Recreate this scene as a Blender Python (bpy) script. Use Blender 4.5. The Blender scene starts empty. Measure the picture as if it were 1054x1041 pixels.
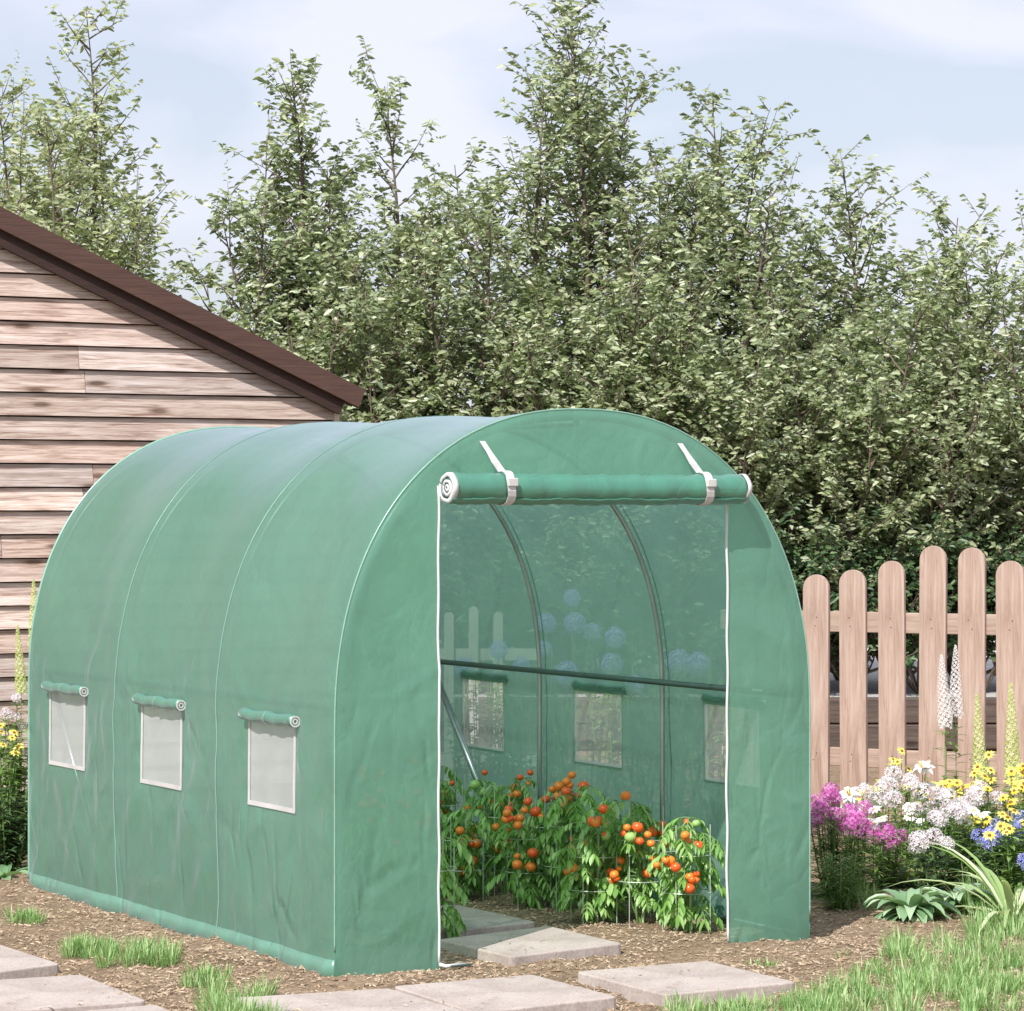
import bpy, math, random
import numpy as np
from mathutils import Vector, Matrix, noise
R = math.radians
rnd = random.Random(7)
sc = bpy.context.scene
col = sc.collection
F = 3230.0; CX = 527.0; CY = 520.5; CH = 1.65

def g(px, py, z=0.0):
    Y = (CH - z) * F / (py - CY)
    return Vector(((px - CX) * Y / F, Y, z))
def at(px, Y, z=0.0):
    return Vector(((px - CX) * Y / F, Y, z))

# ------------------------------------------------------------------ materials
def nt(name):
    m = bpy.data.materials.new(name); m.use_nodes = True
    t = m.node_tree; t.nodes.clear()
    out = t.nodes.new('ShaderNodeOutputMaterial')
    return m, t, out
def N(t, typ, **kw):
    n = t.nodes.new(typ)
    for k, v in kw.items():
        if k in n.inputs: n.inputs[k].default_value = v
        else: setattr(n, k, v)
    return n
def ramp(t, stops, fac=None):
    r = t.nodes.new('ShaderNodeValToRGB')
    e = r.color_ramp.elements
    while len(e) < len(stops): e.new(0.5)
    for i, (p, c) in enumerate(stops):
        e[i].position = p; e[i].color = (*c, 1)
    if fac is not None: t.links.new(fac, r.inputs[0])
    return r
def bump(t, h, strength=0.3, dist=0.01):
    b = t.nodes.new('ShaderNodeBump'); b.inputs['Strength'].default_value = strength
    b.inputs['Distance'].default_value = dist
    t.links.new(h, b.inputs['Height']); return b
def simple(name, c, rough=0.6, metal=0.0, var=0.12, scale=8.0, bmp=0.0, spec=0.5):
    m, t, out = nt(name)
    p = N(t, 'ShaderNodeBsdfPrincipled'); p.inputs['Roughness'].default_value = rough
    p.inputs['Metallic'].default_value = metal; p.inputs['Specular IOR Level'].default_value = spec
    tc = N(t, 'ShaderNodeTexCoord'); no = N(t, 'ShaderNodeTexNoise'); no.inputs['Scale'].default_value = scale
    no.inputs['Detail'].default_value = 5
    t.links.new(tc.outputs['Object'], no.inputs['Vector'])
    a = tuple(x * (1 - var) for x in c); b = tuple(min(1, x * (1 + var)) for x in c)
    r = ramp(t, [(0.3, a), (0.7, b)], no.outputs['Fac'])
    t.links.new(r.outputs[0], p.inputs['Base Color'])
    if bmp:
        bb = bump(t, no.outputs['Fac'], bmp, 0.01); t.links.new(bb.outputs[0], p.inputs['Normal'])
    t.links.new(p.outputs[0], out.inputs[0]); return m

def leaf_mat(name, cols, rough=0.45, trans=0.3, tcol=None, spec=0.5, patch=0.0):
    """colour varies per leaf (per mesh island)"""
    m, t, out = nt(name)
    geo = N(t, 'ShaderNodeNewGeometry')
    n = len(cols)
    r = ramp(t, [(i / max(1, n - 1), c) for i, c in enumerate(cols)], geo.outputs['Random Per Island'])
    p = N(t, 'ShaderNodeBsdfPrincipled'); p.inputs['Roughness'].default_value = rough
    p.inputs['Specular IOR Level'].default_value = spec
    t.links.new(r.outputs[0], p.inputs['Base Color'])
    tr = N(t, 'ShaderNodeBsdfTranslucent')
    mx = N(t, 'ShaderNodeMixShader'); mx.inputs[0].default_value = trans
    g2 = N(t, 'ShaderNodeMix', data_type='RGBA', blend_type='MULTIPLY'); g2.inputs[0].default_value = 1.0
    t.links.new(r.outputs[0], g2.inputs[6]); g2.inputs[7].default_value = (*(tcol or (1.25, 1.35, 0.7)), 1)
    t.links.new(g2.outputs[2], tr.inputs['Color'])
    t.links.new(p.outputs[0], mx.inputs[1]); t.links.new(tr.outputs[0], mx.inputs[2])
    t.links.new(mx.outputs[0], out.inputs[0]); return m

M = {}
M['tree_leaf'] = leaf_mat('tree_leaf', [(.13, .17, .075), (.22, .28, .13), (.35, .41, .22), (.60, .64, .45), (.17, .22, .13), (.46, .49, .27)], 0.3, 0.36, (1.15, 1.25, .8))
M['tree_leaf_b'] = leaf_mat('tree_leaf_b', [(.18, .23, .13), (.30, .35, .20), (.43, .47, .29), (.60, .62, .44), (.26, .30, .19)], 0.34, 0.4)
M['bark'] = simple('bark', (.13, .1, .075), .9, scale=20, var=.35, bmp=.4)
M['soft_leaf'] = leaf_mat('soft_leaf', [(.09, .17, .045), (.16, .27, .07), (.26, .38, .12)], .5, .3)
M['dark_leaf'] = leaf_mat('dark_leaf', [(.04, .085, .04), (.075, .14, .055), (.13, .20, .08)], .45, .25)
M['tomato_leaf'] = leaf_mat('tomato_leaf', [(.12, .27, .05), (.23, .43, .10), (.42, .60, .24)], .42, .35)
M['tomato_stem'] = simple('tomato_stem', (.16, .27, .08), .6)
M['grass'] = leaf_mat('grass', [(.11, .24, .07), (.21, .38, .12), (.34, .50, .21), (.46, .52, .29)], .5, .3)
M['pale_blade'] = leaf_mat('pale_blade', [(.25, .38, .12), (.5, .58, .33), (.7, .74, .55)], .45, .25)
M['hosta_leaf'] = leaf_mat('hosta_leaf', [(.13, .25, .12), (.27, .41, .23), (.52, .62, .45)], .4, .2)
M['magenta'] = leaf_mat('magenta', [(.6, .09, .42), (.75, .2, .6), (.8, .35, .7)], .6, .3, (1, 1, 1))
M['palepink'] = leaf_mat('palepink', [(.74, .60, .66), (.84, .76, .80), (.88, .86, .86), (.86, .84, .83)], .6, .3, (1, 1, 1))
M['whitepetal'] = leaf_mat('whitepetal', [(.8, .76, .74), (.86, .85, .83)], .6, .3, (1, 1, 1))
M['yellow'] = leaf_mat('yellow', [(.8, .6, .05), (.85, .72, .1), (.85, .8, .25)], .6, .3, (1, 1, 1))
M['blue'] = leaf_mat('blue', [(.25, .25, .75), (.38, .40, .85), (.6, .6, .9)], .6, .3, (1, 1, 1))
M['limespike'] = leaf_mat('limespike', [(.4, .52, .12), (.6, .68, .25), (.72, .75, .4)], .6, .3, (1, 1, 1))
M['flower_eye'] = simple('flower_eye', (.2, .09, .02), .8)
M['tomato_red'] = simple('tomato_red', (.75, .11, .02), .22, var=.25, scale=14)
M['tomato_orange'] = simple('tomato_orange', (.8, .22, .03), .22, var=.2, scale=14)
M['tomato_green'] = simple('tomato_green', (.3, .48, .14), .25)
M['wire'] = simple('wire', (.45, .52, .42), .5, .3)
M['galv'] = simple('galv', (.42, .44, .44), .3, .9, var=.15)
M['dark_pipe'] = simple('dark_pipe', (.10, .14, .13), .4, .5)
M['strap'] = simple('strap', (.58, .57, .57), .7, var=.05, scale=60)
M['zip'] = simple('zip', (.62, .63, .63), .5, var=.05)
M['paper'] = simple('paper', (.52, .51, .50), .6)

# cover film: woven PE, slightly see-through
def film(name, c, transp, transl, rough=0.38):
    m, t, out = nt(name)
    tc = N(t, 'ShaderNodeTexCoord')
    n1 = N(t, 'ShaderNodeTexNoise'); n1.inputs['Scale'].default_value = 2.2; n1.inputs['Detail'].default_value = 6
    n1.inputs['Roughness'].default_value = .6; n1.inputs['Distortion'].default_value = .8
    t.links.new(tc.outputs['Object'], n1.inputs['Vector'])
    r = ramp(t, [(.3, tuple(x * .90 for x in c)), (.72, tuple(x * 1.10 for x in c))], n1.outputs['Fac'])
    p = N(t, 'ShaderNodeBsdfPrincipled'); p.inputs['Roughness'].default_value = rough
    p.inputs['Specular IOR Level'].default_value = .9; p.inputs['Coat Weight'].default_value = .8; p.inputs['Coat IOR'].default_value = 1.65; p.inputs['Coat Roughness'].default_value = .30; p.inputs['Coat Tint'].default_value = (.97, .99, 1, 1)
    p.inputs['Sheen Weight'].default_value = .32; p.inputs['Sheen Roughness'].default_value = .45; p.inputs['Sheen Tint'].default_value = (.72, .82, 1, 1)
    t.links.new(r.outputs[0], p.inputs['Base Color'])
    # creases: ridged folds at diagonals + fine crinkle
    mp = N(t, 'ShaderNodeMapping'); mp.inputs['Rotation'].default_value = (R(35), R(20), R(10)); mp.inputs['Scale'].default_value = (3, 3, 2)
    t.links.new(tc.outputs['Object'], mp.inputs[0])
    n2 = N(t, 'ShaderNodeTexNoise'); n2.inputs['Scale'].default_value = 1.6; n2.inputs['Detail'].default_value = 4; n2.inputs['Distortion'].default_value = .5
    t.links.new(mp.outputs[0], n2.inputs['Vector'])
    s1 = N(t, 'ShaderNodeMath', operation='SUBTRACT'); s1.inputs[1].default_value = .5; t.links.new(n2.outputs['Fac'], s1.inputs[0])
    ab = N(t, 'ShaderNodeMath', operation='ABSOLUTE'); t.links.new(s1.outputs[0], ab.inputs[0])
    pw = N(t, 'ShaderNodeMath', operation='POWER'); pw.inputs[1].default_value = .7; t.links.new(ab.outputs[0], pw.inputs[0])
    n3 = N(t, 'ShaderNodeTexNoise'); n3.inputs['Scale'].default_value = 16; n3.inputs['Detail'].default_value = 3
    t.links.new(tc.outputs['Object'], n3.inputs['Vector'])
    b1 = bump(t, pw.outputs[0], .30, .03)
    prev = b1
    sxyz = N(t, 'ShaderNodeSeparateXYZ'); t.links.new(tc.outputs['Object'], sxyz.inputs[0])
    zm = N(t, 'ShaderNodeMapRange'); zm.inputs['From Min'].default_value = 1.15; zm.inputs['From Max'].default_value = .7
    t.links.new(sxyz.outputs['Z'], zm.inputs[0])
    for q, (rot, scl, vs_) in enumerate((((R(28), R(12), R(15)), (2.6, 2.6, 1.1), 2.6), ((R(-34), R(-10), R(60)), (2.2, 2.2, .9), 3.4)  )):
        mq = N(t, 'ShaderNodeMapping'); mq.inputs['Rotation'].default_value = rot; mq.inputs['Scale'].default_value = scl
        t.links.new(tc.outputs['Object'], mq.inputs[0])
        wn = N(t, 'ShaderNodeTexNoise'); wn.inputs['Scale'].default_value = 1.5; t.links.new(mq.outputs[0], wn.inputs['Vector'])
        wa = N(t, 'ShaderNodeVectorMath', operation='MULTIPLY_ADD'); wa.inputs[1].default_value = (.35, .35, .35)
        t.links.new(wn.outputs['Color'], wa.inputs[0]); t.links.new(mq.outputs[0], wa.inputs[2])
        vv = N(t, 'ShaderNodeTexVoronoi', feature='DISTANCE_TO_EDGE'); vv.inputs['Scale'].default_value = vs_ * .5
        t.links.new(wa.outputs[0], vv.inputs['Vector'])
        cr = N(t, 'ShaderNodeMapRange', interpolation_type='SMOOTHSTEP'); cr.inputs['From Max'].default_value = .07; t.links.new(vv.outputs['Distance'], cr.inputs[0])
        mk = N(t, 'ShaderNodeTexNoise'); mk.inputs['Scale'].default_value = 2.4 + q; t.links.new(tc.outputs['Object'], mk.inputs['Vector'])
        mr_ = N(t, 'ShaderNodeMapRange'); mr_.inputs['From Min'].default_value = .46; mr_.inputs['From Max'].default_value = .62; mr_.inputs['To Max'].default_value = .55
        t.links.new(mk.outputs['Fac'], mr_.inputs[0])
        mm = N(t, 'ShaderNodeMath', operation='MULTIPLY'); t.links.new(mr_.outputs[0], mm.inputs[0]); t.links.new(zm.outputs[0], mm.inputs[1])
        bq = bump(t, cr.outputs[0], .5, .012); t.links.new(mm.outputs[0], bq.inputs['Strength']); t.links.new(prev.outputs[0], bq.inputs['Normal']); prev = bq
    b2 = bump(t, n3.outputs['Fac'], .15, .003); t.links.new(prev.outputs[0], b2.inputs['Normal'])
    t.links.new(b2.outputs[0], p.inputs['Normal'])
    tl = N(t, 'ShaderNodeBsdfTranslucent'); tm_ = N(t, 'ShaderNodeMix', data_type='RGBA', blend_type='MULTIPLY'); tm_.inputs[0].default_value = 1; tm_.inputs[7].default_value = (1.7, 1.5, 1.65, 1)
    t.links.new(r.outputs[0], tm_.inputs[6]); t.links.new(tm_.outputs[2], tl.inputs['Color'])
    m1 = N(t, 'ShaderNodeMixShader'); m1.inputs[0].default_value = transl
    t.links.new(p.outputs[0], m1.inputs[1]); t.links.new(tl.outputs[0], m1.inputs[2])
    tp = N(t, 'ShaderNodeBsdfTransparent'); tp.inputs[0].default_value = (.82, 1, .93, 1)
    m2 = N(t, 'ShaderNodeMixShader'); m2.inputs[0].default_value = transp
    t.links.new(m1.outputs[0], m2.inputs[1]); t.links.new(tp.outputs[0], m2.inputs[2])
    # satin sheen of the woven plastic at grazing angles
    lw_ = N(t, 'ShaderNodeLayerWeight'); gr = N(t, 'ShaderNodeMapRange'); gr.inputs['From Min'].default_value = .67; gr.inputs['From Max'].default_value = 1.0
    gr.inputs['To Min'].default_value = 0; gr.inputs['To Max'].default_value = .55 if transp else .08
    t.links.new(lw_.outputs['Facing'], gr.inputs[0])
    gl = N(t, 'ShaderNodeBsdfGlossy'); gl.inputs['Roughness'].default_value = .5; gl.inputs['Color'].default_value = (.80, .90, 1, 1)
    m3 = N(t, 'ShaderNodeMixShader'); t.links.new(gr.outputs[0], m3.inputs[0]); t.links.new(m2.outputs[0], m3.inputs[1]); t.links.new(gl.outputs[0], m3.inputs[2])
    t.links.new(m3.outputs[0], out.inputs[0]); return m
M['film'] = film('film', (.18, .39, .278), .15, .54)
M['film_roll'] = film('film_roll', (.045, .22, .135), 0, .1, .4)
M['seam'] = film('seam', (.22, .455, .34), .05, .3)
M['seam_pale'] = film('seam_pale', (.28, .50, .38), .0, .3)
M['hem'] = film('hem', (.22, .45, .34), .06, .45)

def screen_mat():
    m, t, out = nt('window_mesh')
    tc = N(t, 'ShaderNodeTexCoord')
    br = N(t, 'ShaderNodeTexNoise'); br.inputs['Scale'].default_value = 6; br.inputs['Detail'].default_value = 4
    t.links.new(tc.outputs['Object'], br.inputs['Vector'])
    r = ramp(t, [(.35, (.74, .74, .75)), (.7, (.84, .83, .84))], br.outputs['Fac'])
    p = N(t, 'ShaderNodeBsdfPrincipled'); p.inputs['Roughness'].default_value = .35
    t.links.new(r.outputs[0], p.inputs['Base Color'])
    tl = N(t, 'ShaderNodeBsdfTranslucent'); tl.inputs[0].default_value = (.7, .7, .7, 1)
    m1 = N(t, 'ShaderNodeMixShader'); m1.inputs[0].default_value = .25
    t.links.new(p.outputs[0], m1.inputs[1]); t.links.new(tl.outputs[0], m1.inputs[2])
    tp = N(t, 'ShaderNodeBsdfTransparent')
    m2 = N(t, 'ShaderNodeMixShader'); m2.inputs[0].default_value = .48
    t.links.new(m1.outputs[0], m2.inputs[1]); t.links.new(tp.outputs[0], m2.inputs[2])
    t.links.new(m2.outputs[0], out.inputs[0]); return m
M['window_mesh'] = screen_mat()

def wood(name, c1, c2, c3, along='X', scale=1.0, rough=.75, knots=True, island=True, bmp=.35):
    m, t, out = nt(name)
    tc = N(t, 'ShaderNodeTexCoord'); geo = N(t, 'ShaderNodeNewGeometry')
    mp = N(t, 'ShaderNodeMapping')
    s = {'X': (1.3, 20, 20), 'Z': (14, 14, 1.2)}[along]
    mp.inputs['Scale'].default_value = tuple(x * scale for x in s)
    add = N(t, 'ShaderNodeVectorMath', operation='MULTIPLY_ADD')
    add.inputs[1].default_value = (7, 13, 5)
    cmb = N(t, 'ShaderNodeCombineXYZ')
    for i in range(3): t.links.new(geo.outputs['Random Per Island'], cmb.inputs[i])
    t.links.new(cmb.outputs[0], add.inputs[0]); t.links.new(tc.outputs['Object'], add.inputs[2])
    t.links.new(add.outputs[0], mp.inputs[0])
    n1 = N(t, 'ShaderNodeTexNoise'); n1.inputs['Scale'].default_value = 2.2; n1.inputs['Detail'].default_value = 8
    n1.inputs['Roughness'].default_value = .65; n1.inputs['Distortion'].default_value = .6
    t.links.new(mp.outputs[0], n1.inputs['Vector'])
    r = ramp(t, [(.28, c1), (.5, c2), (.72, c3)], n1.outputs['Fac'])
    hv = N(t, 'ShaderNodeHueSaturation')
    mr = N(t, 'ShaderNodeMapRange'); mr.inputs['To Min'].default_value = .72; mr.inputs['To Max'].default_value = 1.18
    t.links.new(geo.outputs['Random Per Island'], mr.inputs[0]); t.links.new(mr.outputs[0], hv.inputs['Value'])
    vr = ramp(t, [(0, (1, .96, .96)), (.3, (1, .94, .90)), (.55, (.97, .96, .99)), (.8, (.93, .84, .80)), (1, (1, .93, .92))])
    sn = N(t, 'ShaderNodeMath', operation='FRACT'); ml = N(t, 'ShaderNodeMath', operation='MULTIPLY'); ml.inputs[1].default_value = 7.3
    t.links.new(geo.outputs['Random Per Island'], ml.inputs[0]); t.links.new(ml.outputs[0], sn.inputs[0]); t.links.new(sn.outputs[0], vr.inputs[0])
    vm = N(t, 'ShaderNodeMix', data_type='RGBA', blend_type='MULTIPLY'); vm.inputs[0].default_value = 1
    t.links.new(r.outputs[0], vm.inputs[6]); t.links.new(vr.outputs[0], vm.inputs[7]); t.links.new(vm.outputs[2], hv.inputs['Color'])
    last = hv.outputs[0]
    mp3 = N(t, 'ShaderNodeMapping'); mp3.inputs['Scale'].default_value = (2, 60, 60) if along == 'X' else (60, 60, 2)
    t.links.new(add.outputs[0], mp3.inputs[0])
    n5 = N(t, 'ShaderNodeTexNoise'); n5.inputs['Scale'].default_value = 1.6; n5.inputs['Detail'].default_value = 6; n5.inputs['Distortion'].default_value = 1.2
    t.links.new(mp3.outputs[0], n5.inputs['Vector'])
    sr = ramp(t, [(.34, (.62, .52, .46) if knots else (.82, .76, .72)), (.47, (1, 1, 1))], n5.outputs['Fac'])
    m5 = N(t, 'ShaderNodeMix', data_type='RGBA', blend_type='MULTIPLY'); m5.inputs[0].default_value = 1
    t.links.new(last, m5.inputs[6]); t.links.new(sr.outputs[0], m5.inputs[7]); last = m5.outputs[2]
    if knots:
        mp2 = N(t, 'ShaderNodeMapping'); mp2.inputs['Scale'].default_value = (1.3, 5, 5.0) if along == 'X' else (5, 5, 1.1)
        t.links.new(add.outputs[0], mp2.inputs[0])
        vo = N(t, 'ShaderNodeTexVoronoi'); vo.voronoi_dimensions = '2D'; vo.inputs['Scale'].default_value = 1.0
        sp2 = N(t, 'ShaderNodeSeparateXYZ'); cb2 = N(t, 'ShaderNodeCombineXYZ'); t.links.new(mp2.outputs[0], sp2.inputs[0])
        t.links.new(sp2.outputs['X'], cb2.inputs['X']); t.links.new(sp2.outputs['Z'], cb2.inputs['Y']); t.links.new(cb2.outputs[0], vo.inputs['Vector'])
        kr = ramp(t, [(.04, (.2, .13, .09)), (.09, (.82, .76, .72)), (.16, (1, 1, 1))], vo.outputs['Distance'])
        mu = N(t, 'ShaderNodeMix', data_type='RGBA', blend_type='MULTIPLY'); mu.inputs[0].default_value = .85
        t.links.new(last, mu.inputs[6]); t.links.new(kr.outputs[0], mu.inputs[7]); last = mu.outputs[2]
    p = N(t, 'ShaderNodeBsdfPrincipled'); p.inputs['Roughness'].default_value = rough
    t.links.new(last, p.inputs['Base Color'])
    b = bump(t, n1.outputs['Fac'], bmp, .01); t.links.new(b.outputs[0], p.inputs['Normal'])
    t.links.new(p.outputs[0], out.inputs[0]); return m
M['siding'] = wood('siding', (.27, .185, .15), (.58, .48, .42), (.78, .71, .66), bmp=.6)
M['picket'] = wood('picket', (.34, .24, .19), (.47, .355, .295), (.58, .475, .41), 'Z', knots=False, bmp=.15)
M['whitewood'] = wood('whitewood', (.36, .36, .34), (.45, .45, .43), (.5, .5, .48), 'Z', knots=False, bmp=.1)
M['railwood'] = wood('railwood', (.33, .24, .19), (.44, .34, .28), (.52, .42, .35), 'X', knots=False, bmp=.15)
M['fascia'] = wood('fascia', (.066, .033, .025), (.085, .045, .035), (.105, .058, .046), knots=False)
M['soffit_shade'] = wood('soffit_shade', (.026, .012, .009), (.036, .017, .013), (.046, .022, .017), knots=False)  # darker copy of the fascia wood, soffit shade put into the colour
M['sleeper'] = wood('sleeper', (.05, .04, .035), (.10, .075, .06), (.15, .12, .10))
M['shed_roof'] = simple('shed_roof', (.08, .06, .055), .9, bmp=.3)
M['shed_core'] = simple('shed_core', (.04, .03, .025), .9)

def slab_mat():
    m, t, out = nt('slab')
    tc = N(t, 'ShaderNodeTexCoord')
    n1 = N(t, 'ShaderNodeTexNoise'); n1.inputs['Scale'].default_value = 3; n1.inputs['Detail'].default_value = 8; n1.inputs['Roughness'].default_value = .7
    n2 = N(t, 'ShaderNodeTexNoise'); n2.inputs['Scale'].default_value = 90; n2.inputs['Detail'].default_value = 4
    for n in (n1, n2): t.links.new(tc.outputs['Object'], n.inputs['Vector'])
    r = ramp(t, [(.3, (.32, .265, .235)), (.55, (.46, .395, .36)), (.75, (.55, .485, .44))], n1.outputs['Fac'])
    n4 = N(t, 'ShaderNodeTexNoise'); n4.inputs['Scale'].default_value = 9; n4.inputs['Detail'].default_value = 9; n4.inputs['Roughness'].default_value = .75; t.links.new(tc.outputs['Object'], n4.inputs['Vector'])
    r4 = ramp(t, [(.30, (.70, .64, .56)), (.46, (1, 1, 1))], n4.outputs['Fac'])
    m4 = N(t, 'ShaderNodeMix', data_type='RGBA', blend_type='MULTIPLY'); m4.inputs[0].default_value = 1
    r2 = ramp(t, [(.3, (.78, .78, .78)), (.6, (1.0, 1.0, 1.0))], n2.outputs['Fac'])
    mu = N(t, 'ShaderNodeMix', data_type='RGBA', blend_type='MULTIPLY'); mu.inputs[0].default_value = 1
    t.links.new(r.outputs[0], m4.inputs[6]); t.links.new(r4.outputs[0], m4.inputs[7]); t.links.new(m4.outputs[2], mu.inputs[6]); t.links.new(r2.outputs[0], mu.inputs[7])
    p = N(t, 'ShaderNodeBsdfPrincipled'); p.inputs['Roughness'].default_value = .85
    t.links.new(mu.outputs[2], p.inputs['Base Color'])
    b = bump(t, n2.outputs['Fac'], .35, .003); t.links.new(b.outputs[0], p.inputs['Normal'])
    t.links.new(p.outputs[0], out.inputs[0]); return m
M['slab'] = slab_mat()
def soil_mat():
    m, t, out = nt('soil')
    tc = N(t, 'ShaderNodeTexCoord')
    n1 = N(t, 'ShaderNodeTexNoise'); n1.inputs['Scale'].default_value = 2.5; n1.inputs['Detail'].default_value = 8; n1.inputs['Roughness'].default_value = .7
    n2 = N(t, 'ShaderNodeTexNoise'); n2.inputs['Scale'].default_value = 45; n2.inputs['Detail'].default_value = 6; n2.inputs['Roughness'].default_value = .75
    for n in (n1, n2): t.links.new(tc.outputs['Object'], n.inputs['Vector'])
    r = ramp(t, [(.3, (.22, .155, .10)), (.55, (.36, .265, .18)), (.75, (.48, .37, .265))], n1.outputs['Fac'])
    r2 = ramp(t, [(.35, (.45, .42, .4)), (.65, (1.15, 1.15, 1.15))], n2.outputs['Fac'])
    mu = N(t, 'ShaderNodeMix', data_type='RGBA', blend_type='MULTIPLY'); mu.inputs[0].default_value = 1
    t.links.new(r.outputs[0], mu.inputs[6]); t.links.new(r2.outputs[0], mu.inputs[7])
    p = N(t, 'ShaderNodeBsdfPrincipled'); p.inputs['Roughness'].default_value = .95; p.inputs['Specular IOR Level'].default_value = .2
    t.links.new(mu.outputs[2], p.inputs['Base Color'])
    b = bump(t, n2.outputs['Fac'], .8, .02); t.links.new(b.outputs[0], p.inputs['Normal'])
    t.links.new(p.outputs[0], out.inputs[0]); return m
M['soil'] = soil_mat()
M['chip'] = leaf_mat('chip', [(.16, .115, .08), (.28, .205, .14), (.40, .31, .215), (.54, .44, .33)], .85, .0, spec=.2)
M['clod'] = leaf_mat('clod', [(.20, .14, .09), (.33, .24, .16), (.45, .34, .24)], .95, .0, spec=.1)
M['gravel'] = simple('gravel', (.42, .41, .40), .95, var=.2, scale=40, bmp=.5)

# ------------------------------------------------------------------ mesh helpers
def tag(o, label=None, cat=None, group=None, kind=None):
    if label: o['label'] = label
    if cat: o['category'] = cat
    if group: o['group'] = group
    if kind: o['kind'] = kind
    return o
def empty(name, loc, rz=0.0):
    o = bpy.data.objects.new(name, None); o.empty_display_size = .1
    o.location = loc; o.rotation_euler = (0, 0, rz); col.objects.link(o); return o
def link(name, me, parent=None, loc=None, rot=None, scale=None):
    o = bpy.data.objects.new(name, me); col.objects.link(o)
    if parent: o.parent = parent
    if loc is not None: o.location = loc
    if rot is not None: o.rotation_euler = rot
    if scale is not None: o.scale = (scale,) * 3 if isinstance(scale, (int, float)) else scale
    return o
class MB:
    def __init__(s): s.v = []; s.f = []; s.mi = []; s.cur = 0
    def add(s, vs, fs):
        b = len(s.v); s.v += [tuple(x) for x in vs]
        for f in fs: s.f.append(tuple(b + i for i in f)); s.mi.append(s.cur)
    def box(s, lo, hi, mat=None):
        x0, y0, z0 = lo; x1, y1, z1 = hi
        v = [(x0, y0, z0), (x1, y0, z0), (x1, y1, z0), (x0, y1, z0), (x0, y0, z1), (x1, y0, z1), (x1, y1, z1), (x0, y1, z1)]
        if mat is not None: v = [mat @ Vector(p) for p in v]
        s.add(v, [(0, 3, 2, 1), (4, 5, 6, 7), (0, 1, 5, 4), (1, 2, 6, 5), (2, 3, 7, 6), (3, 0, 4, 7)])
    def tube(s, pts, rad, n=8, cap=True):
        pts = [Vector(p) for p in pts]
        k = len(pts)
        rs = rad if isinstance(rad, (list, tuple)) else [rad] * k
        vs = []; up = None
        for i, p in enumerate(pts):
            d = (pts[min(i + 1, k - 1)] - pts[max(i - 1, 0)]).normalized()
            if up is None:
                up = d.orthogonal().normalized()
            else:
                up = (up - d * up.dot(d))
                up = up.normalized() if up.length > 1e-6 else d.orthogonal().normalized()
            w = d.cross(up)
            for j in range(n):
                a = 2 * math.pi * j / n
                vs.append(p + (up * math.cos(a) + w * math.sin(a)) * rs[i])
        fs = []
        for i in range(k - 1):
            for j in range(n):
                fs.append((i * n + j, i * n + (j + 1) % n, (i + 1) * n + (j + 1) % n, (i + 1) * n + j))
        if cap:
            fs.append(tuple(range(n))[::-1]); fs.append(tuple((k - 1) * n + j for j in range(n)))
        s.add(vs, fs)
    def blade(s, p, d, L, W, droop=0.3, n=4, up=Vector((0, 0, 1)), fold=.15, shape=1.0):
        """curved leaf strip tapering to a point; d start direction, bends down by gravity"""
        p = Vector(p); d = Vector(d).normalized()
        side = d.cross(up)
        side = side.normalized() if side.length > 1e-4 else Vector((1, 0, 0))
        nrm = side.cross(d).normalized()
        vs = []; q = p.copy()
        for i in range(n + 1):
            t = i / n
            w = W * .5 * (math.sin(math.pi * min(1, (t * .86 + .14))) ** shape) if i < n else 0
            if i == n: vs.append(q)
            else:
                vs.append(q - side * w + nrm * w * fold * 2); vs.append(q); vs.append(q + side * w + nrm * w * fold * 2)
            d = (d + Vector((0, 0, -droop / n))).normalized()
            nrm = side.cross(d).normalized()
            q = q + d * (L / n)
        fs = []
        for i in range(n - 1):
            b = i * 3; fs += [(b, b + 1, b + 4, b + 3), (b + 1, b + 2, b + 5, b + 4)]
        b = (n - 1) * 3; tip = 3 * n; fs += [(b, b + 1, tip), (b + 1, b + 2, tip)]
        s.add(vs, fs)
    def mesh(s, name, mats, smooth=False):
        me = bpy.data.meshes.new(name)
        me.from_pydata(s.v, [], s.f)
        mats = mats if isinstance(mats, (list, tuple)) else [mats]
        for m in mats: me.materials.append(m)
        if len(mats) > 1: me.polygons.foreach_set('material_index', s.mi)
        if smooth: me.polygons.foreach_set('use_smooth', [True] * len(s.f))
        me.update(); return me
    def build(s, name, mats, parent=None, smooth=False, **kw):
        return link(name, s.mesh(name, mats, smooth), parent, **kw)
def bevel(o, w=.004, seg=2):
    m = o.modifiers.new('bevel', 'BEVEL'); m.width = w; m.segments = seg; m.limit_method = 'ANGLE'; m.angle_limit = R(40)
def fbm(x, y, z=0.0, o=4):
    return noise.fractal(Vector((x, y, z)), 1.0, 2.0, o)

# ------------------------------------------------------------------ camera, light, sky
cam = bpy.data.cameras.new('camera'); cam.lens = F / 1054 * 36; cam.sensor_width = 36
cam.clip_end = 3000; cam.clip_start = .1
co = bpy.data.objects.new('camera', cam); co.location = (0, 0, CH); co.rotation_euler = (R(90), 0, 0)
col.objects.link(co); sc.camera = co
SEL = R(47); sdir = Vector((.42, .9, 0)).normalized()
trav = Vector((sdir.x * math.cos(SEL), sdir.y * math.cos(SEL), -math.sin(SEL)))
sun = bpy.data.lights.new('sun', 'SUN'); sun.energy = 4.4; sun.angle = R(.55); sun.color = (1, .965, .92)
so = bpy.data.objects.new('sun', sun); so.rotation_euler = trav.to_track_quat('-Z', 'Y').to_euler(); so.location = (0, 0, 20)
col.objects.link(so)
w = bpy.data.worlds.new('World'); sc.world = w; w.use_nodes = True
t = w.node_tree; t.nodes.clear()
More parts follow.
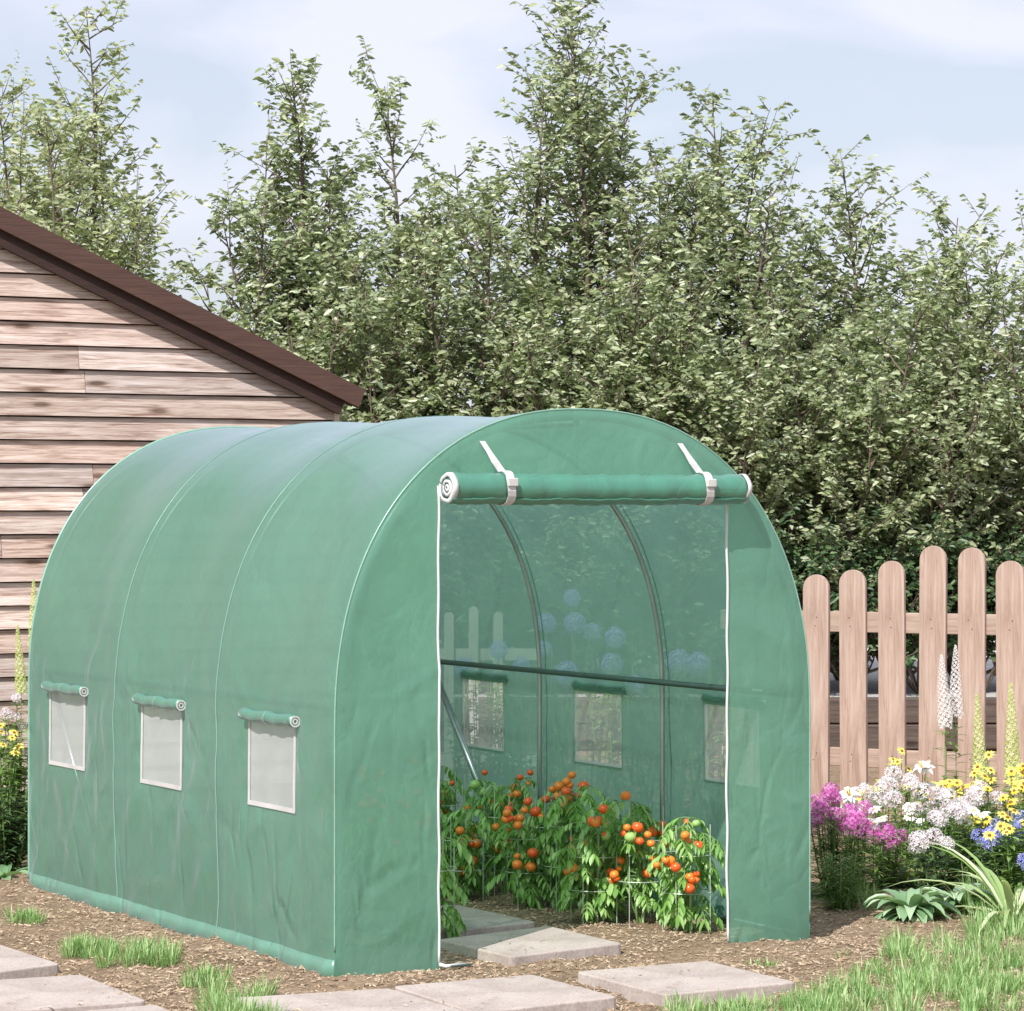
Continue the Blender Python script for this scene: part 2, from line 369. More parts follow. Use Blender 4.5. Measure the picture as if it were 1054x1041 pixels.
sky = N(t, 'ShaderNodeTexSky'); sky.sky_type = 'NISHITA'; sky.sun_disc = False; sky.sun_elevation = SEL
sky.sun_rotation = math.atan2(-sdir.x, -sdir.y); sky.air_density = 1.0; sky.dust_density = 2.0; sky.ozone_density = 1.5
bg = N(t, 'ShaderNodeBackground'); bg.inputs[1].default_value = .10
tc = N(t, 'ShaderNodeTexCoord'); mp = N(t, 'ShaderNodeMapping'); mp.inputs['Scale'].default_value = (1, 1, 2.2)
t.links.new(tc.outputs['Generated'], mp.inputs[0])
nz = N(t, 'ShaderNodeTexNoise'); nz.inputs['Scale'].default_value = 7.5; nz.inputs['Detail'].default_value = 7; nz.inputs['Distortion'].default_value = .4
t.links.new(mp.outputs[0], nz.inputs['Vector'])
mr = N(t, 'ShaderNodeMapRange'); mr.inputs['From Min'].default_value = .40; mr.inputs['From Max'].default_value = .60
mr.inputs['To Min'].default_value = .50; mr.inputs['To Max'].default_value = .88
t.links.new(nz.outputs['Fac'], mr.inputs[0])
mx = N(t, 'ShaderNodeMix', data_type='RGBA'); mx.inputs[7].default_value = (6.9, 7.0, 8.0, 1)
t.links.new(mr.outputs[0], mx.inputs[0]); t.links.new(sky.outputs[0], mx.inputs[6])
t.links.new(mx.outputs[2], bg.inputs[0])
wo = N(t, 'ShaderNodeOutputWorld'); t.links.new(bg.outputs[0], wo.inputs[0])
sc.view_settings.view_transform = 'Standard'; sc.view_settings.look = 'None'
sc.view_settings.exposure = 0.46; sc.view_settings.gamma = 1
sc.render.engine = 'CYCLES'
sc.cycles.max_bounces = 8; sc.cycles.transparent_max_bounces = 12; sc.cycles.use_denoising = True

# ------------------------------------------------------------------ ground
def gh(x, y):
    """ground height"""
    d = .022 * fbm(x * 1.3, y * 1.3, 3, 3) + .012 * fbm(x * 7, y * 7, 1, 3)
    return d
xs = np.concatenate([[-400, -150, -60, -25, -12, -6], np.arange(-3.6, 3.6, .03), [4.5, 7, 12, 25, 60, 150, 400]])
ys = np.concatenate([[-50, -10, 2, 6, 8], np.arange(9.4, 15.6, .03), [16, 17, 18.5, 20, 24, 32, 50, 100, 250, 700]])
V = []
for y in ys:
    for x in xs:
        inner = -3.7 < x < 3.7 and 9 < y < 16
        V.append((x, y, gh(x, y) if inner else -.01))
nx = len(xs)
Fc = [(j * nx + i, j * nx + i + 1, (j + 1) * nx + i + 1, (j + 1) * nx + i) for j in range(len(ys) - 1) for i in range(nx - 1)]
me = bpy.data.meshes.new('ground'); me.from_pydata(V, [], Fc); me.materials.append(M['soil'])
me.polygons.foreach_set('use_smooth', [True] * len(Fc))
tag(link('ground', me), 'brown bare soil of the garden bed', kind='structure')

# ------------------------------------------------------------------ polytunnel
TH = R(29); O = Vector((-.618, 10.97, 0))
TU = Vector((math.cos(TH), math.sin(TH), 0)); TV = Vector((-math.sin(TH), math.cos(TH), 0))
def loc2w(a, b, z=0): return O + TU * a + TV * b + Vector((0, 0, z))
def w2loc(p):
    q = Vector((p[0], p[1], 0)) - Vector((O.x, O.y, 0)); return q.dot(TU), q.dot(TV)
tun = empty('polytunnel', O, TH)
tag(tun, 'green walk-in tunnel greenhouse with its front door rolled up and mesh side windows', 'greenhouse')
ZS, HT, NE, WD, LEN = .86, 1.14, 2.25, 1.0, 3.05
def Hz(a):
    x = min(1.0, abs(a - WD)); return ZS + HT * max(0, 1 - x ** NE) ** (1 / NE)
def arc(th):   # th 0..pi, from left spring to right spring
    c, s_ = math.cos(th), math.sin(th)
    return (WD - math.copysign(abs(c) ** (2 / NE), c), ZS + HT * abs(s_) ** (2 / NE))
zl = [0, .03, .06] + list(np.linspace(.09, .55, 18)) + list(np.linspace(.575, .855, 11))
left = [(0.0, z) for z in zl]
NA = 60
arcp = [arc(math.pi * i / NA) for i in range(NA + 1)]
arcp = [p for p in arcp]
right = [(2.0, z) for z in zl[::-1]]
prof = left + arcp[0:] + right
# refine the long first arc steps
pp = [prof[0]]
for q in prof[1:]:
    p = pp[-1]; d = math.hypot(q[0] - p[0], q[1] - p[1])
    k = max(1, int(d / .022))
    for i in range(1, k + 1): pp.append((p[0] + (q[0] - p[0]) * i / k, p[1] + (q[1] - p[1]) * i / k))
prof = pp
WIN = [(.336, .735), (1.376, 1.775), (2.40, 2.80)]; WZ = (.55, .855)
HOOPS = [0.0, 1.016, 2.033, LEN]
bl = [0.0]
for e in sorted([x for w_ in WIN for x in w_] + HOOPS[1:]):
    k = max(1, round((e - bl[-1]) / .017)); b0 = bl[-1]
    for i in range(1, k + 1): bl.append(b0 + (e - b0) * i / k)
nrmp = []
for i, p in enumerate(prof):
    a0 = prof[max(0, i - 1)]; a1 = prof[min(len(prof) - 1, i + 1)]
    tx, tz = a1[0] - a0[0], a1[1] - a0[1]; l = math.hypot(tx, tz) or 1
    nrmp.append((-tz / l, tx / l))
cum = [0]
for i in range(1, len(prof)): cum.append(cum[-1] + math.hypot(prof[i][0] - prof[i - 1][0], prof[i][1] - prof[i - 1][1]))
FOLDS = {}
for sd_ in (1, 7):
    fr_ = random.Random(sd_ + 40); L_ = []
    for _ in range(60):
        L_.append((fr_.uniform(0, LEN), fr_.uniform(.02, 1.0), fr_.choice((1.05, 1.3, 1.9, 2.1, .7, 2.4, .4, 2.7, 2.2)) + fr_.uniform(-.15, .15), fr_.uniform(.05, .19), fr_.uniform(.010, .022), fr_.uniform(.003, .009) * fr_.choice((1, 1, -1))))
    for (w0, w1) in WIN:
        for cb, cz in ((w0 - .02, WZ[0] - .03), (w1 + .02, WZ[0] - .03), (w0 - .04, WZ[1] + .06), (w1 + .04, WZ[1] + .06)):
            for _ in range(2):
                an = math.atan2(cz - .7, cb - (w0 + w1) / 2) + fr_.uniform(-.5, .5); ll_ = fr_.uniform(.06, .14)
                L_.append((cb + math.cos(an) * ll_ * .9, cz + math.sin(an) * ll_ * .9, an, ll_, .014, fr_.uniform(.004, .008)))
    FOLDS[sd_] = L_
FOLDS[31] = [(random.Random(q).uniform(0, 2), random.Random(q + 99).uniform(.1, 1.9), random.Random(q + 7).uniform(0, 3.14), random.Random(q + 3).uniform(.06, .2), .015, random.Random(q + 5).uniform(.002, .006)) for q in range(26)]
def folds(k, u, v):
    d = 0
    for (cu, cv, an, ll_, wd_, am) in FOLDS[k]:
        du, dv = u - cu, v - cv
        if abs(du) > .3 or abs(dv) > .3: continue
        al = (du * math.cos(an) + dv * math.sin(an)) / ll_
        if abs(al) > 1: continue
        ac = (-du * math.sin(an) + dv * math.cos(an)) + .012 * math.sin(al * 3 + cu * 9)
        x = ac / wd_
        if abs(x) > 3: continue
        d += am * math.exp(-x * x) * (1 - al * al)
    return d
def ridged(x, y, z): return 1 - abs(noise.noise(Vector((x, y, z)))) * 2
def disp(i, b):
    s = cum[i]; z = prof[i][1]
    hb = [h for h in HOOPS]
    k = min(range(3), key=lambda j: abs((hb[j] + hb[j + 1]) / 2 - b))
    f = (b - hb[k]) / (hb[k + 1] - hb[k]); f = min(1, max(0, f))
    sag = -.011 * math.sin(math.pi * f) ** 2 * min(1, max(0, (z - .5) / .8)) - .006 * math.sin(math.pi * f) ** 2
    lo = max(0, min(1, (1.25 - z) / .5))
    side = 1 if i < len(prof) / 2 else 7
    u, v = b, s if side == 1 else cum[-1] - s
    wr = folds(side, u, v) + .006 * ridged(u * 3.2 + v * 1.6, v * 1.1 - u * .5, side) + .006 * ridged(u * 3.0 - v * 2.1, v * 1.0 + u * .8, side + 5)
    wr += .006 * noise.noise(Vector((u * 9 + v * 4, v * 5, side + 2)))
    wr += .012 * noise.noise(Vector((u * 1.2, v * 1.2, side + 9)))
    # tension folds fanning from the window corners
    for (w0, w1) in WIN:
        for cb, cz, sg in ((w0, WZ[1], -1), (w1, WZ[1], 1), (w0, WZ[0], -1), (w1, WZ[0], 1)):
            db, dz = b - cb, v - cz; r = math.hypot(db, dz)
            if r < .4 and (side == 1 or True):
                an = math.atan2(dz, db)
                wr += .003 * math.sin(an * 7 + cb * 9) * math.exp(-r * 4) * min(1, r * 9)
    for (w0, w1) in WIN:   # the framed window opening stays flat
        dd = math.hypot(max(w0 - b, b - w1, 0), max(WZ[0] - v, v - WZ[1], 0))
        wr *= min(1, .15 + dd / .07)
    flare = .014 * max(0, (.09 - z) / .09) ** 1.6 + .012 * max(0, (.5 - z)) * math.sin(b * 5 + side)
    return sag + wr * (.12 + .88 * lo) + flare
def cpt(i, b, off=0.0):
    a, z = prof[i]; n = nrmp[i]; d = disp(i, b) + off
    edge = min(1, max(0, min(b, LEN - b) / .05))
    d = off + (d - off) * edge
    zz = z + n[1] * d
    if i in (0, len(prof) - 1): zz = -.012 + .010 * math.sin(b * 11) * .5
    return (a + n[0] * d, b, zz)
cov = MB(); panes = {}; nb = len(bl)
vgrid = [cpt(i, b) for i in range(len(prof)) for b in bl]
fs = []
def inwin(i, j):
    bm = (bl[j] + bl[j + 1]) / 2; zm = (prof[i][1] + prof[i + 1][1]) / 2
    if not (WZ[0] < zm < WZ[1]) : return None
    for k, (w0, w1) in enumerate(WIN):
        if w0 < bm < w1: return (0 if prof[i][0] < 1 else 1, k)
    return None
for i in range(len(prof) - 1):
    for j in range(nb - 1):
        q = (i * nb + j, i * nb + j + 1, (i + 1) * nb + j + 1, (i + 1) * nb + j)
        k = inwin(i, j)
        if k: panes.setdefault(k, []).append(q)
        else: fs.append(q)
cov.add(vgrid, fs)
cov.build('cover', M['film'], tun, smooth=True)
# hem at the foot of both sides (paler doubled edge)
def strip(rows, mat, name, closed=False, parent=tun, thick=.002):
    mb = MB(); n = len(rows[0]); vs = [p for r in rows for p in r]
    mb.add(vs, [(i * n + j, i * n + j + 1, (i + 1) * n + j + 1, (i + 1) * n + j) for i in range(len(rows) - 1) for j in range(n - 1)])
    o = mb.build(name, mat, parent, smooth=True)
    s = o.modifiers.new('s', 'SOLIDIFY'); s.thickness = thick; s.offset = 1; return o
for side in (0, 1):
    idx = [0, 1, 2] if side == 0 else [len(prof) - 3, len(prof) - 2, len(prof) - 1]
    strip([[cpt(i, b, .003) for b in bl] for i in idx], M['hem'], 'hem', thick=.001)
# seams over the middle hoops and pale piped edge at front
for h in HOOPS[1:3]:
    strip([[cpt(i, h + e, .0012) for i in range(1, len(prof) - 1)] for e in (-.004, .004)], M['seam'], 'seam', thick=.001)
fe = MB(); fe.tube([Vector(cpt(i, 0.0, .002)) for i in range(3, len(prof) - 3)], .0032, 8)
fe.build('edge_piping', M['seam_pale'], tun, smooth=True)
be = MB(); be.tube([Vector(cpt(i, LEN, .002)) for i in range(1, len(prof) - 1)], .006, 8)
be.build('edge_piping', M['seam_pale'], tun, smooth=True)
# windows
for (sd, k), q in panes.items():
    w0, w1 = WIN[k]
    mb = MB(); used = sorted({x for f in q for x in f}); mp_ = {x: n for n, x in enumerate(used)}
    mb.add([vgrid[x] for x in used], [tuple(mp_[x] for x in f) for f in q])
    win = mb.build('window', M['window_mesh'], tun, smooth=True)
    # frame
    sx = -1 if sd == 0 else 1; a0 = 0.0 if sd == 0 else 2.0
    zz = [i for i in range(len(prof)) if prof[i][0] == a0 and WZ[0] - 1e-6 <= prof[i][1] <= WZ[1] + 1e-6]
    zz.sort(key=lambda i: prof[i][1])
    bb = [b for b in bl if w0 - 1e-6 <= b <= w1 + 1e-6]
    fr = MB()
    def P(i, b, db, dz):
        p = cpt(i, b, .004); return (p[0], p[1] + db, p[2] + dz)
    bw = .011
    for (i_list, b_list, db, dz) in ((zz, [w0], -bw, 0), (zz, [w1], bw, 0)):
        r0 = [P(i, b_list[0], db * .4, 0) for i in i_list]; r1 = [P(i, b_list[0], -db, 0) for i in i_list]
        n = len(r0); fr.add(r0 + r1, [(a, a + 1, n + a + 1, n + a) for a in range(n - 1)])
    for i, dz in ((zz[0], bw),):
        r0 = [P(i, b, 0, -dz * .5) for b in bb]; r1 = [P(i, b, 0, dz) for b in bb]
        r0[0] = (r0[0][0], r0[0][1] - bw * .4, r0[0][2]); r0[-1] = (r0[-1][0], r0[-1][1] + bw * .4, r0[-1][2])
        n = len(r0); fr.add([(p[0] + sx * .001, p[1], p[2]) for p in r0 + r1], [(a, a + 1, n + a + 1, n + a) for a in range(n - 1)])
    fo = fr.build('window_frame', M['paper'], win); s = fo.modifiers.new('s', 'SOLIDIFY'); s.thickness = .003; s.offset = 0
    # rolled blind: spiral roll with a tie
    top = max(zz, key=lambda i: prof[i][1]); pc = cpt(top, (w0 + w1) / 2, 0)
    rx = pc[0] + sx * .024; rz_ = WZ[1] + .022
    rb = MB(); N_ = 16
    pts = [(rx, w0 - .035 + (w1 - w0 + .05) * i / N_, rz_ + .003 * math.sin(i * .9)) for i in range(N_ + 1)]
    rb.tube(pts, [.0215 + .0012 * math.sin(i * 1.7 + k) for i in range(N_ + 1)], 14)
    ro = rb.build('blind_roll', M['film_roll'], win, smooth=True)
    ro.data.materials.append(M['paper'])
    cp = MB(); y0 = pts[0][1]
    for rr, r2 in ((.021, .015), (.011, .006)):
        vs = [];
        for a in range(15):
            an = a / 14 * 2 * math.pi
            vs += [(rx + math.cos(an) * rr, y0 - .002, rz_ + math.sin(an) * rr), (rx + math.cos(an) * r2, y0 - .002, rz_ + math.sin(an) * r2)]
        cp.add(vs, [(2 * a, 2 * a + 1, 2 * a + 3, 2 * a + 2) for a in range(14)])
    c_ = cp.build('roll_end', M['paper'], win); s = c_.modifiers.new('s', 'SOLIDIFY'); s.thickness = .003; s.offset = 0
    tb = MB(); ym = (w0 + w1) / 2 - .01
    vs = []
    for a in range(17):
        an = a / 16 * 2 * math.pi; r_ = .0245
        vs += [(rx + math.cos(an) * r_, ym - .006, rz_ + math.sin(an) * r_), (rx + math.cos(an) * r_, ym + .006, rz_ + math.sin(an) * r_)]
    tb.add(vs, [(2 * a, 2 * a + 1, 2 * a + 3, 2 * a + 2) for a in range(16)])
    tb.build('tie', M['seam'], win)
# front and back end panels
DA0, DA1, DZ = .402, 1.622, 1.70
def acols():
    th = [math.pi * i / 90 for i in range(91)]
    xs_ = {round(arc(t_)[0], 5) for t_ in th} | {DA0, DA1, 0.0, 2.0} | {round(x, 4) for x in np.arange(.02, 2, .02)}
    return sorted(xs_)
AC = acols()
def fdisp(a, z, bsgn):
    e = min(1, min(a, 2 - a, max(0, Hz(a) - z)) / .06)
    d = folds(31, a, z) + .005 * ridged(a * 2.2 + z * .8, z * 1.4 - a, 31) + .010 * noise.noise(Vector((a * 1.4, z * 1.1, 17)))
    d += .005 * ridged(a * .9 - z * 2.6, z * 2.2 + a * 1.6, 12)
    return bsgn * d * max(0, e)
def panel(mb, a0, a1, zf, b, sg, nz=80):
    cs = [a for a in AC if a0 - 1e-6 <= a <= a1 + 1e-6]
    vs = []
    for a in cs:
        z0 = zf(a); z1 = Hz(a) + .001
        for r in range(nz + 1):
            z = z0 + (z1 - z0) * r / nz
            y = b + fdisp(a, z, sg)
            if z < .12 and b < 1: y -= (.12 - z) ** 2 * .45 * (1 + .5 * math.sin(a * 9)) * min(1, min(a, 2 - a) / .06)
            vs.append((a, y, z))
    n = nz + 1
    mb.add(vs, [(i * n + r, (i + 1) * n + r, (i + 1) * n + r + 1, i * n + r + 1) for i in range(len(cs) - 1) for r in range(nz)])
fp = MB()
foot = lambda a: -.01 + .006 * math.sin(a * 23)
panel(fp, 0, DA0, foot, 0, -1); panel(fp, DA1, 2.0, foot, 0, -1); panel(fp, DA0, DA1, lambda a: DZ, 0, -1, 16)
fp.build('front_panel', M['film'], tun, smooth=True)
bp = MB(); panel(bp, 0, 2.0, foot, LEN, 1)
bp.build('back_panel', M['film'], tun, smooth=True)
# zips down both sides of the doorway
def zipline(a, sg):
    mb = MB(); pts = []
    for i in range(45):
        z = DZ + .02 - (DZ - .0) * i / 44
        y = fdisp(a, z, -1) - max(0, .12 - z) ** 2 * .45 * (1 + .5 * math.sin(a * 9))
        pts.append((a + .002 * math.sin(i * .8), y - .004, z))
    mb.tube(pts, .0048, 8)
    if sg: mb.tube([pts[-1], (a + .02, pts[-1][1] - .01, .012), (a + .10, pts[-1][1] + .0, .012)], .007, 8)
    mb.build('zip', M['zip'], tun, smooth=True)
zipline(DA0, 1); zipline(DA1, 0)
# rolled-up door
dr = MB(); zr = 1.712; yr = -.062; n = 60
x0, x1 = DA0 + .01, 1.655
pts = [(x0 + (x1 - x0) * i / n, yr + .002 * math.sin(i * .7), zr - .004 * math.sin(math.pi * i / n) + .0015 * math.sin(i * 1.9)) for i in range(n + 1)]
dr.tube(pts, [.053 + .0022 * math.sin(i * .9) + .0016 * math.sin(i * 2.7) + .002 * noise.noise(Vector((i * .4, 0, 3))) for i in range(n + 1)], 28)
roll = dr.build('door_roll', M['film_roll'], tun, smooth=True)
hm = MB(); hv = []
for i, p in enumerate(pts):
    for k in range(4):
        an = R(-80 + k * 14); rr = .056
        hv.append((p[0], p[1] - math.cos(an) * rr, p[2] + math.sin(an) * rr - .002 * math.sin(i * .5)))
hm.add(hv, [(i * 4 + k, (i + 1) * 4 + k, (i + 1) * 4 + k + 1, i * 4 + k + 1) for i in range(n) for k in range(3)])
o = hm.build('roll_hem', M['film_roll'], roll, smooth=True); s = o.modifiers.new('s', 'SOLIDIFY'); s.thickness = .003; s.offset = 0
for xe, sg in ((x0, -1), (x1, 1)):
    rg = MB()
    for r0, r1, off in ((.055, .040, .004), (.030, .020, .003), (.012, .005, .003)):
        vs = []
        for a in range(25):
            an = a / 24 * 2 * math.pi + .3
            for rr, xo in ((r0, -.012), (r0, off), (r1, off + .001)):
                k = 1 + .06 * math.sin(2 * an + 40 * r0) + .04 * math.sin(5 * an + 90 * r0)
                vs.append((xe + sg * xo, yr + math.cos(an) * rr * k * 1.02, zr + math.sin(an) * rr * k * 1.02))
        rg.add(vs, [(3 * a + q, 3 * a + 1 + q, 3 * a + 4 + q, 3 * a + 3 + q) for a in range(24) for q in (0, 1)])
    o = rg.build('roll_end', M['strap'], roll, smooth=True); s = o.modifiers.new('s', 'SOLIDIFY'); s.thickness = .003; s.offset = 0
# straps holding the roll
for sx0, sx1 in ((.578, .640), (1.412, 1.478)):
    sb = MB(); path = []
    path.append(Vector((sx0, -.012, zr + .168)))
    for t_ in (.35, .7): path.append(Vector((sx0 + (sx1 - sx0) * t_ * .9, -.014 - .04 * t_, zr + .168 - .11 * t_)))
    for a in range(0, 13):
        an = R(75 + a * 19); rr = .0615
        path.append(Vector((sx1 + .004 * math.sin(a), yr + math.cos(an) * rr * -1 if False else yr + math.cos(an) * rr, zr + math.sin(an) * rr)))
    vs = []
    for i, p in enumerate(path):
        w_ = .011 if i < 2 else .016
        vs += [p - Vector((w_, 0, 0)), p + Vector((w_, 0, 0))]
    sb.add(vs, [(2 * i, 2 * i + 1, 2 * i + 3, 2 * i + 2) for i in range(len(path) - 1)])
    o = sb.build('strap', M['strap'], roll); s = o.modifiers.new('s', 'SOLIDIFY'); s.thickness = .003; s.offset = 0
    bk = MB(); bk.box((sx1 - .020, yr - .071, zr + .006), (sx1 + .020, yr - .060, zr + .036))
    o = bk.build('buckle', M['paper'], roll); bevel(o, .003)
# steel frame
def hoop_pts(h, ins=.022):
    return [Vector((prof[i][0] - nrmp[i][0] * ins, h, max(0, prof[i][1] - nrmp[i][1] * ins))) for i in range(0, len(prof), 2)] + [Vector((prof[-1][0] - ins, h, 0))]
for h in (.03, HOOPS[1], HOOPS[2], LEN - .03):
    hb = MB(); hb.tube(hoop_pts(h, .028), .0105, 10); ho = hb.build('hoop', M['galv'], tun, smooth=True)
def pipe(name, p, q, r=.0125, mat='galv'):
    b = MB(); b.tube([p, q], r, 10); return b.build(name, M[mat], tun, smooth=True)
pipe('rail', (1.945, .04, .93), (1.945, LEN - .04, .93), .012, 'dark_pipe')
pipe('rail', (.055, .04, .93), (.055, LEN - .04, .93), .012, 'dark_pipe')
pipe('ridge_rail', (1.0, .04, 1.95), (1.0, LEN - .04, 1.95), .012)
pipe('brace', (1.93, LEN - .06, .93), (1.93, 2.32, .18), .015)
pipe('brace', (.07, LEN - .06, .93), (.07, 2.45, .22), .011)
pipe('base_rail', (1.965, .04, .02), (1.965, LEN - .04, .02), .011, 'dark_pipe'); pipe('base_rail', (.035, .04, .02), (.035, LEN - .04, .02), .011, 'dark_pipe')
pk = MB(); pk.tube([(DA0 + .03, -.05, .014), (DA0 + .13, -.03, .012)], .005, 6); pk.build('ground_peg', M['dark_pipe'], tun)

# ------------------------------------------------------------------ paving slabs
slabs = [
    ([(470, 931), (553, 949), (440, 961), (372, 940)], 'shaded concrete slab farthest inside the greenhouse doorway'),
    ([(450, 967), (565, 953), (641, 971), (526, 985)], 'half sunlit concrete slab just inside the greenhouse doorway'),
    ([(592, 1000), (728, 989), (821, 1011), (684, 1024)], 'concrete slab outside the doorway, rightmost of the path'),
    ([(404, 1015), (548, 1003), (637, 1026), (490, 1043)], 'concrete slab directly in front of the door with a small dark mark'),
    ([(240, 1027), (400, 1017), (497, 1046), (325, 1060)], 'concrete slab in front of the greenhouse left front corner'),
    ([(-70, 978), (0, 972), (62, 992), (-20, 1003)], 'concrete slab at the far left edge, rear of the left pair'),
    ([(-60, 1012), (84, 1003), (152, 1030), (-5, 1042)], 'concrete slab at the left, cut by the photo bottom edge'),
    ([(20, 1046), (160, 1034), (215, 1056), (60, 1070)], 'sliver of concrete slab at the bottom edge beside the left grass clump'),
]
slab_poly = []
for pts_, lab in slabs:
    top = .035
    P4 = [g(*p, z=top) for p in pts_]
    if (P4[1] - P4[0]).cross(P4[2] - P4[1]).z < 0: P4.reverse()
    c = sum(P4, Vector()) / 4
    mb = MB(); q = [p - c for p in P4]
    # subdivide for slightly worn edges
    K = 26; edge = []
    for i in range(4):
        for k in range(K):
            p = q[i].lerp(q[(i + 1) % 4], k / K)
            p = p * (1 - .012 * abs(noise.noise(p * 14 + c)) - (.018 if k == 0 else 0)); edge.append(p)
    n = len(edge)
    topv = [Vector((p.x, p.y, .0 )) for p in edge]; botv = [Vector((p.x * 1.005, p.y * 1.005, -.075)) for p in edge]
    mb.add(topv + botv, [tuple(range(n)), tuple(range(n, 2 * n))[::-1]] + [(i, n + i, n + (i + 1) % n, (i + 1) % n) for i in range(n)])
    o = mb.build('paving_slab', M['slab'], loc=c + Vector((0, 0, 0))); bevel(o, .005, 2)
    tag(o, lab, 'paving slab', 'concrete paving slabs laid on the soil', 'thing')
    slab_poly.append([(p.x, p.y) for p in P4])
def in_slab(x, y, m=0.0):
    for P in slab_poly:
        s = []
        for i in range(4):
            x0_, y0_ = P[i]; x1_, y1_ = P[(i + 1) % 4]
            l = math.hypot(x1_ - x0_, y1_ - y0_)
            s.append(((x1_ - x0_) * (y - y0_) - (y1_ - y0_) * (x - x0_)) / l > -m)
        if all(s): return True
    return False

# ------------------------------------------------------------------ mulch, clods, grass (stuff)
rg = random.Random(3)
mb = MB()
cnt = 0
while cnt < 26000:
    y = 9.8 + (rg.random() ** 1.3) * 4.6; x = rg.uniform(-.19, .19) * y
    a, b = w2loc((x, y))
    if -.02 < a < .9 and b > .7: continue
    if fbm(x * 2.2, y * 2.2, 5, 2) < -.25 and rg.random() < .8: continue
    if in_slab(x, y, .004) and rg.random() < .955: continue
    cnt += 1
    L = rg.uniform(.004, .026) if rg.random() < .93 else rg.uniform(.03, .05); W_ = rg.uniform(.001, .0035); an = rg.uniform(0, math.pi)
    z = gh(x, y) + (.037 if in_slab(x, y) else .004)
    tl = rg.uniform(-.25, .4)
    d = Vector((math.cos(an), math.sin(an), tl)).normalized(); s_ = Vector((-d.y, d.x, rg.uniform(-.5, .5))).normalized()
    p = Vector((x, y, z)); 
    mb.add([p - d * L * .5 - s_ * W_, p - d * L * .5 + s_ * W_, p + d * L * .5 + s_ * W_ * .7, p + d * L * .5 - s_ * W_ * .7, p + Vector((0, 0, W_ * 1.2))],
           [(0, 1, 4), (1, 2, 4), (2, 3, 4), (3, 0, 4)])
tag(mb.build('mulch', M['chip']), 'dry bark and straw mulch scattered over the soil', 'mulch', kind='stuff')
mb = MB(); cnt = 0
while cnt < 9500:
    y = 9.8 + rg.random() * 4.8; x = rg.uniform(-.19, .19) * y
    if in_slab(x, y, .02): continue
    cnt += 1
    r_ = .003 + .009 * rg.random() ** 3
    p = Vector((x, y, gh(x, y) + r_ * .3))
    vs = []
    for d in ((1, 0, 0), (-1, 0, 0), (0, 1, 0), (0, -1, 0), (0, 0, 1), (0, 0, -1)):
        vs.append(p + Vector(d) * r_ * rg.uniform(.6, 1.3) + Vector((rg.uniform(-1, 1), rg.uniform(-1, 1), 0)) * r_ * .4)
    mb.add(vs, [(0, 2, 4), (2, 1, 4), (1, 3, 4), (3, 0, 4), (2, 0, 5), (1, 2, 5), (3, 1, 5), (0, 3, 5)])
tag(mb.build('soil_crumbs', M['clod'], smooth=False), 'loose crumbs and clods of brown soil', 'soil', kind='stuff')

def tuft(mb, x, y, n, h, spread):
    for _ in range(n):
        an = rg.uniform(0, 6.28); r_ = spread * math.sqrt(rg.random())
        px_, py_ = x + r_ * math.cos(an), y + r_ * math.sin(an)
        d = Vector((math.cos(an) * rg.uniform(.05, .6), math.sin(an) * rg.uniform(.05, .6), 1))
        mb.blade((px_, py_, gh(px_, py_) - .004), d, h * rg.uniform(.45, 1.1), rg.uniform(.003, .0055), rg.uniform(.1, .8), 3)
gm = MB()
def patch(pxa, pxb, pya, pyb, num, n, h, sp=.03):
    for _ in range(num):
        p = g(rg.uniform(pxa, pxb), rg.uniform(pya, pyb))
        if in_slab(p.x, p.y, .01): continue
        a, b = w2loc(p)
        if -.03 < a < 2.03 and -.02 < b < LEN: continue
        tuft(gm, p.x, p.y, n, h, sp)
patch(60, 120, 978, 988, 20, 26, .085); patch(105, 180, 985, 1000, 24, 26, .095); patch(5, 42, 948, 954, 9, 24, .07, .03)
patch(190, 232, 1004, 1018, 10, 22, .08); patch(212, 282, 1026, 1060, 34, 30, .10, .04); patch(240, 300, 1040, 1070, 16, 26, .10, .04)
patch(830, 1075, 1018, 1075, 130, 26, .075, .05); patch(690, 850, 1030, 1075, 80, 26, .07, .05)
patch(1000, 1075, 925, 965, 50, 24, .10, .05); patch(915, 1075, 965, 1025, 90, 24, .09, .05); patch(1000, 1080, 905, 950, 60, 26, .14, .05)
patch(860, 925, 985, 1000, 7, 14, .05); patch(760, 800, 988, 993, 4, 12, .04)
patch(860, 900, 925, 940, 12, 24, .11)
patch(-60, 20, 880, 900, 10, 16, .07)
patch(850, 1070, 1000, 1022, 40, 18, .06)
tag(gm.build('grass', M['grass']), 'short pale green grass growing in the soil', 'grass', kind='stuff')

# ------------------------------------------------------------------ shed
sp = at(343, 17.2); sp.z = 0
shed = empty('garden_shed', sp, TH)
tag(shed, 'weathered pinkish timber shed with dark brown roof edge behind the greenhouse', 'shed')
PIT = math.tan(R(23.4)); EV = 2.235; SW = 6.0   # local x from -SW to 0 ; z of roof line on wall = EV + PIT*(-x) up to ridge
def rl(x): return EV + PIT * (-x if -x < SW / 2 else SW + x)
core = MB()
core.add([(-SW, .03, 0), (0, .03, 0), (0, .03, EV), (-SW / 2, .03, rl(-SW / 2)), (-SW, .03, EV), (-SW, 4, 0), (0, 4, 0), (0, 4, EV), (-SW / 2, 4, rl(-SW / 2)), (-SW, 4, EV)],
         [(0, 1, 2, 3, 4), (9, 8, 7, 6, 5), (1, 6, 7, 2), (5, 0, 4, 9), (5, 6, 1, 0)])
core.build('inner_wall', M['shed_core'], shed)
sd = MB(); z = 0.02; BP = .1235; row = 0
rs = random.Random(5)
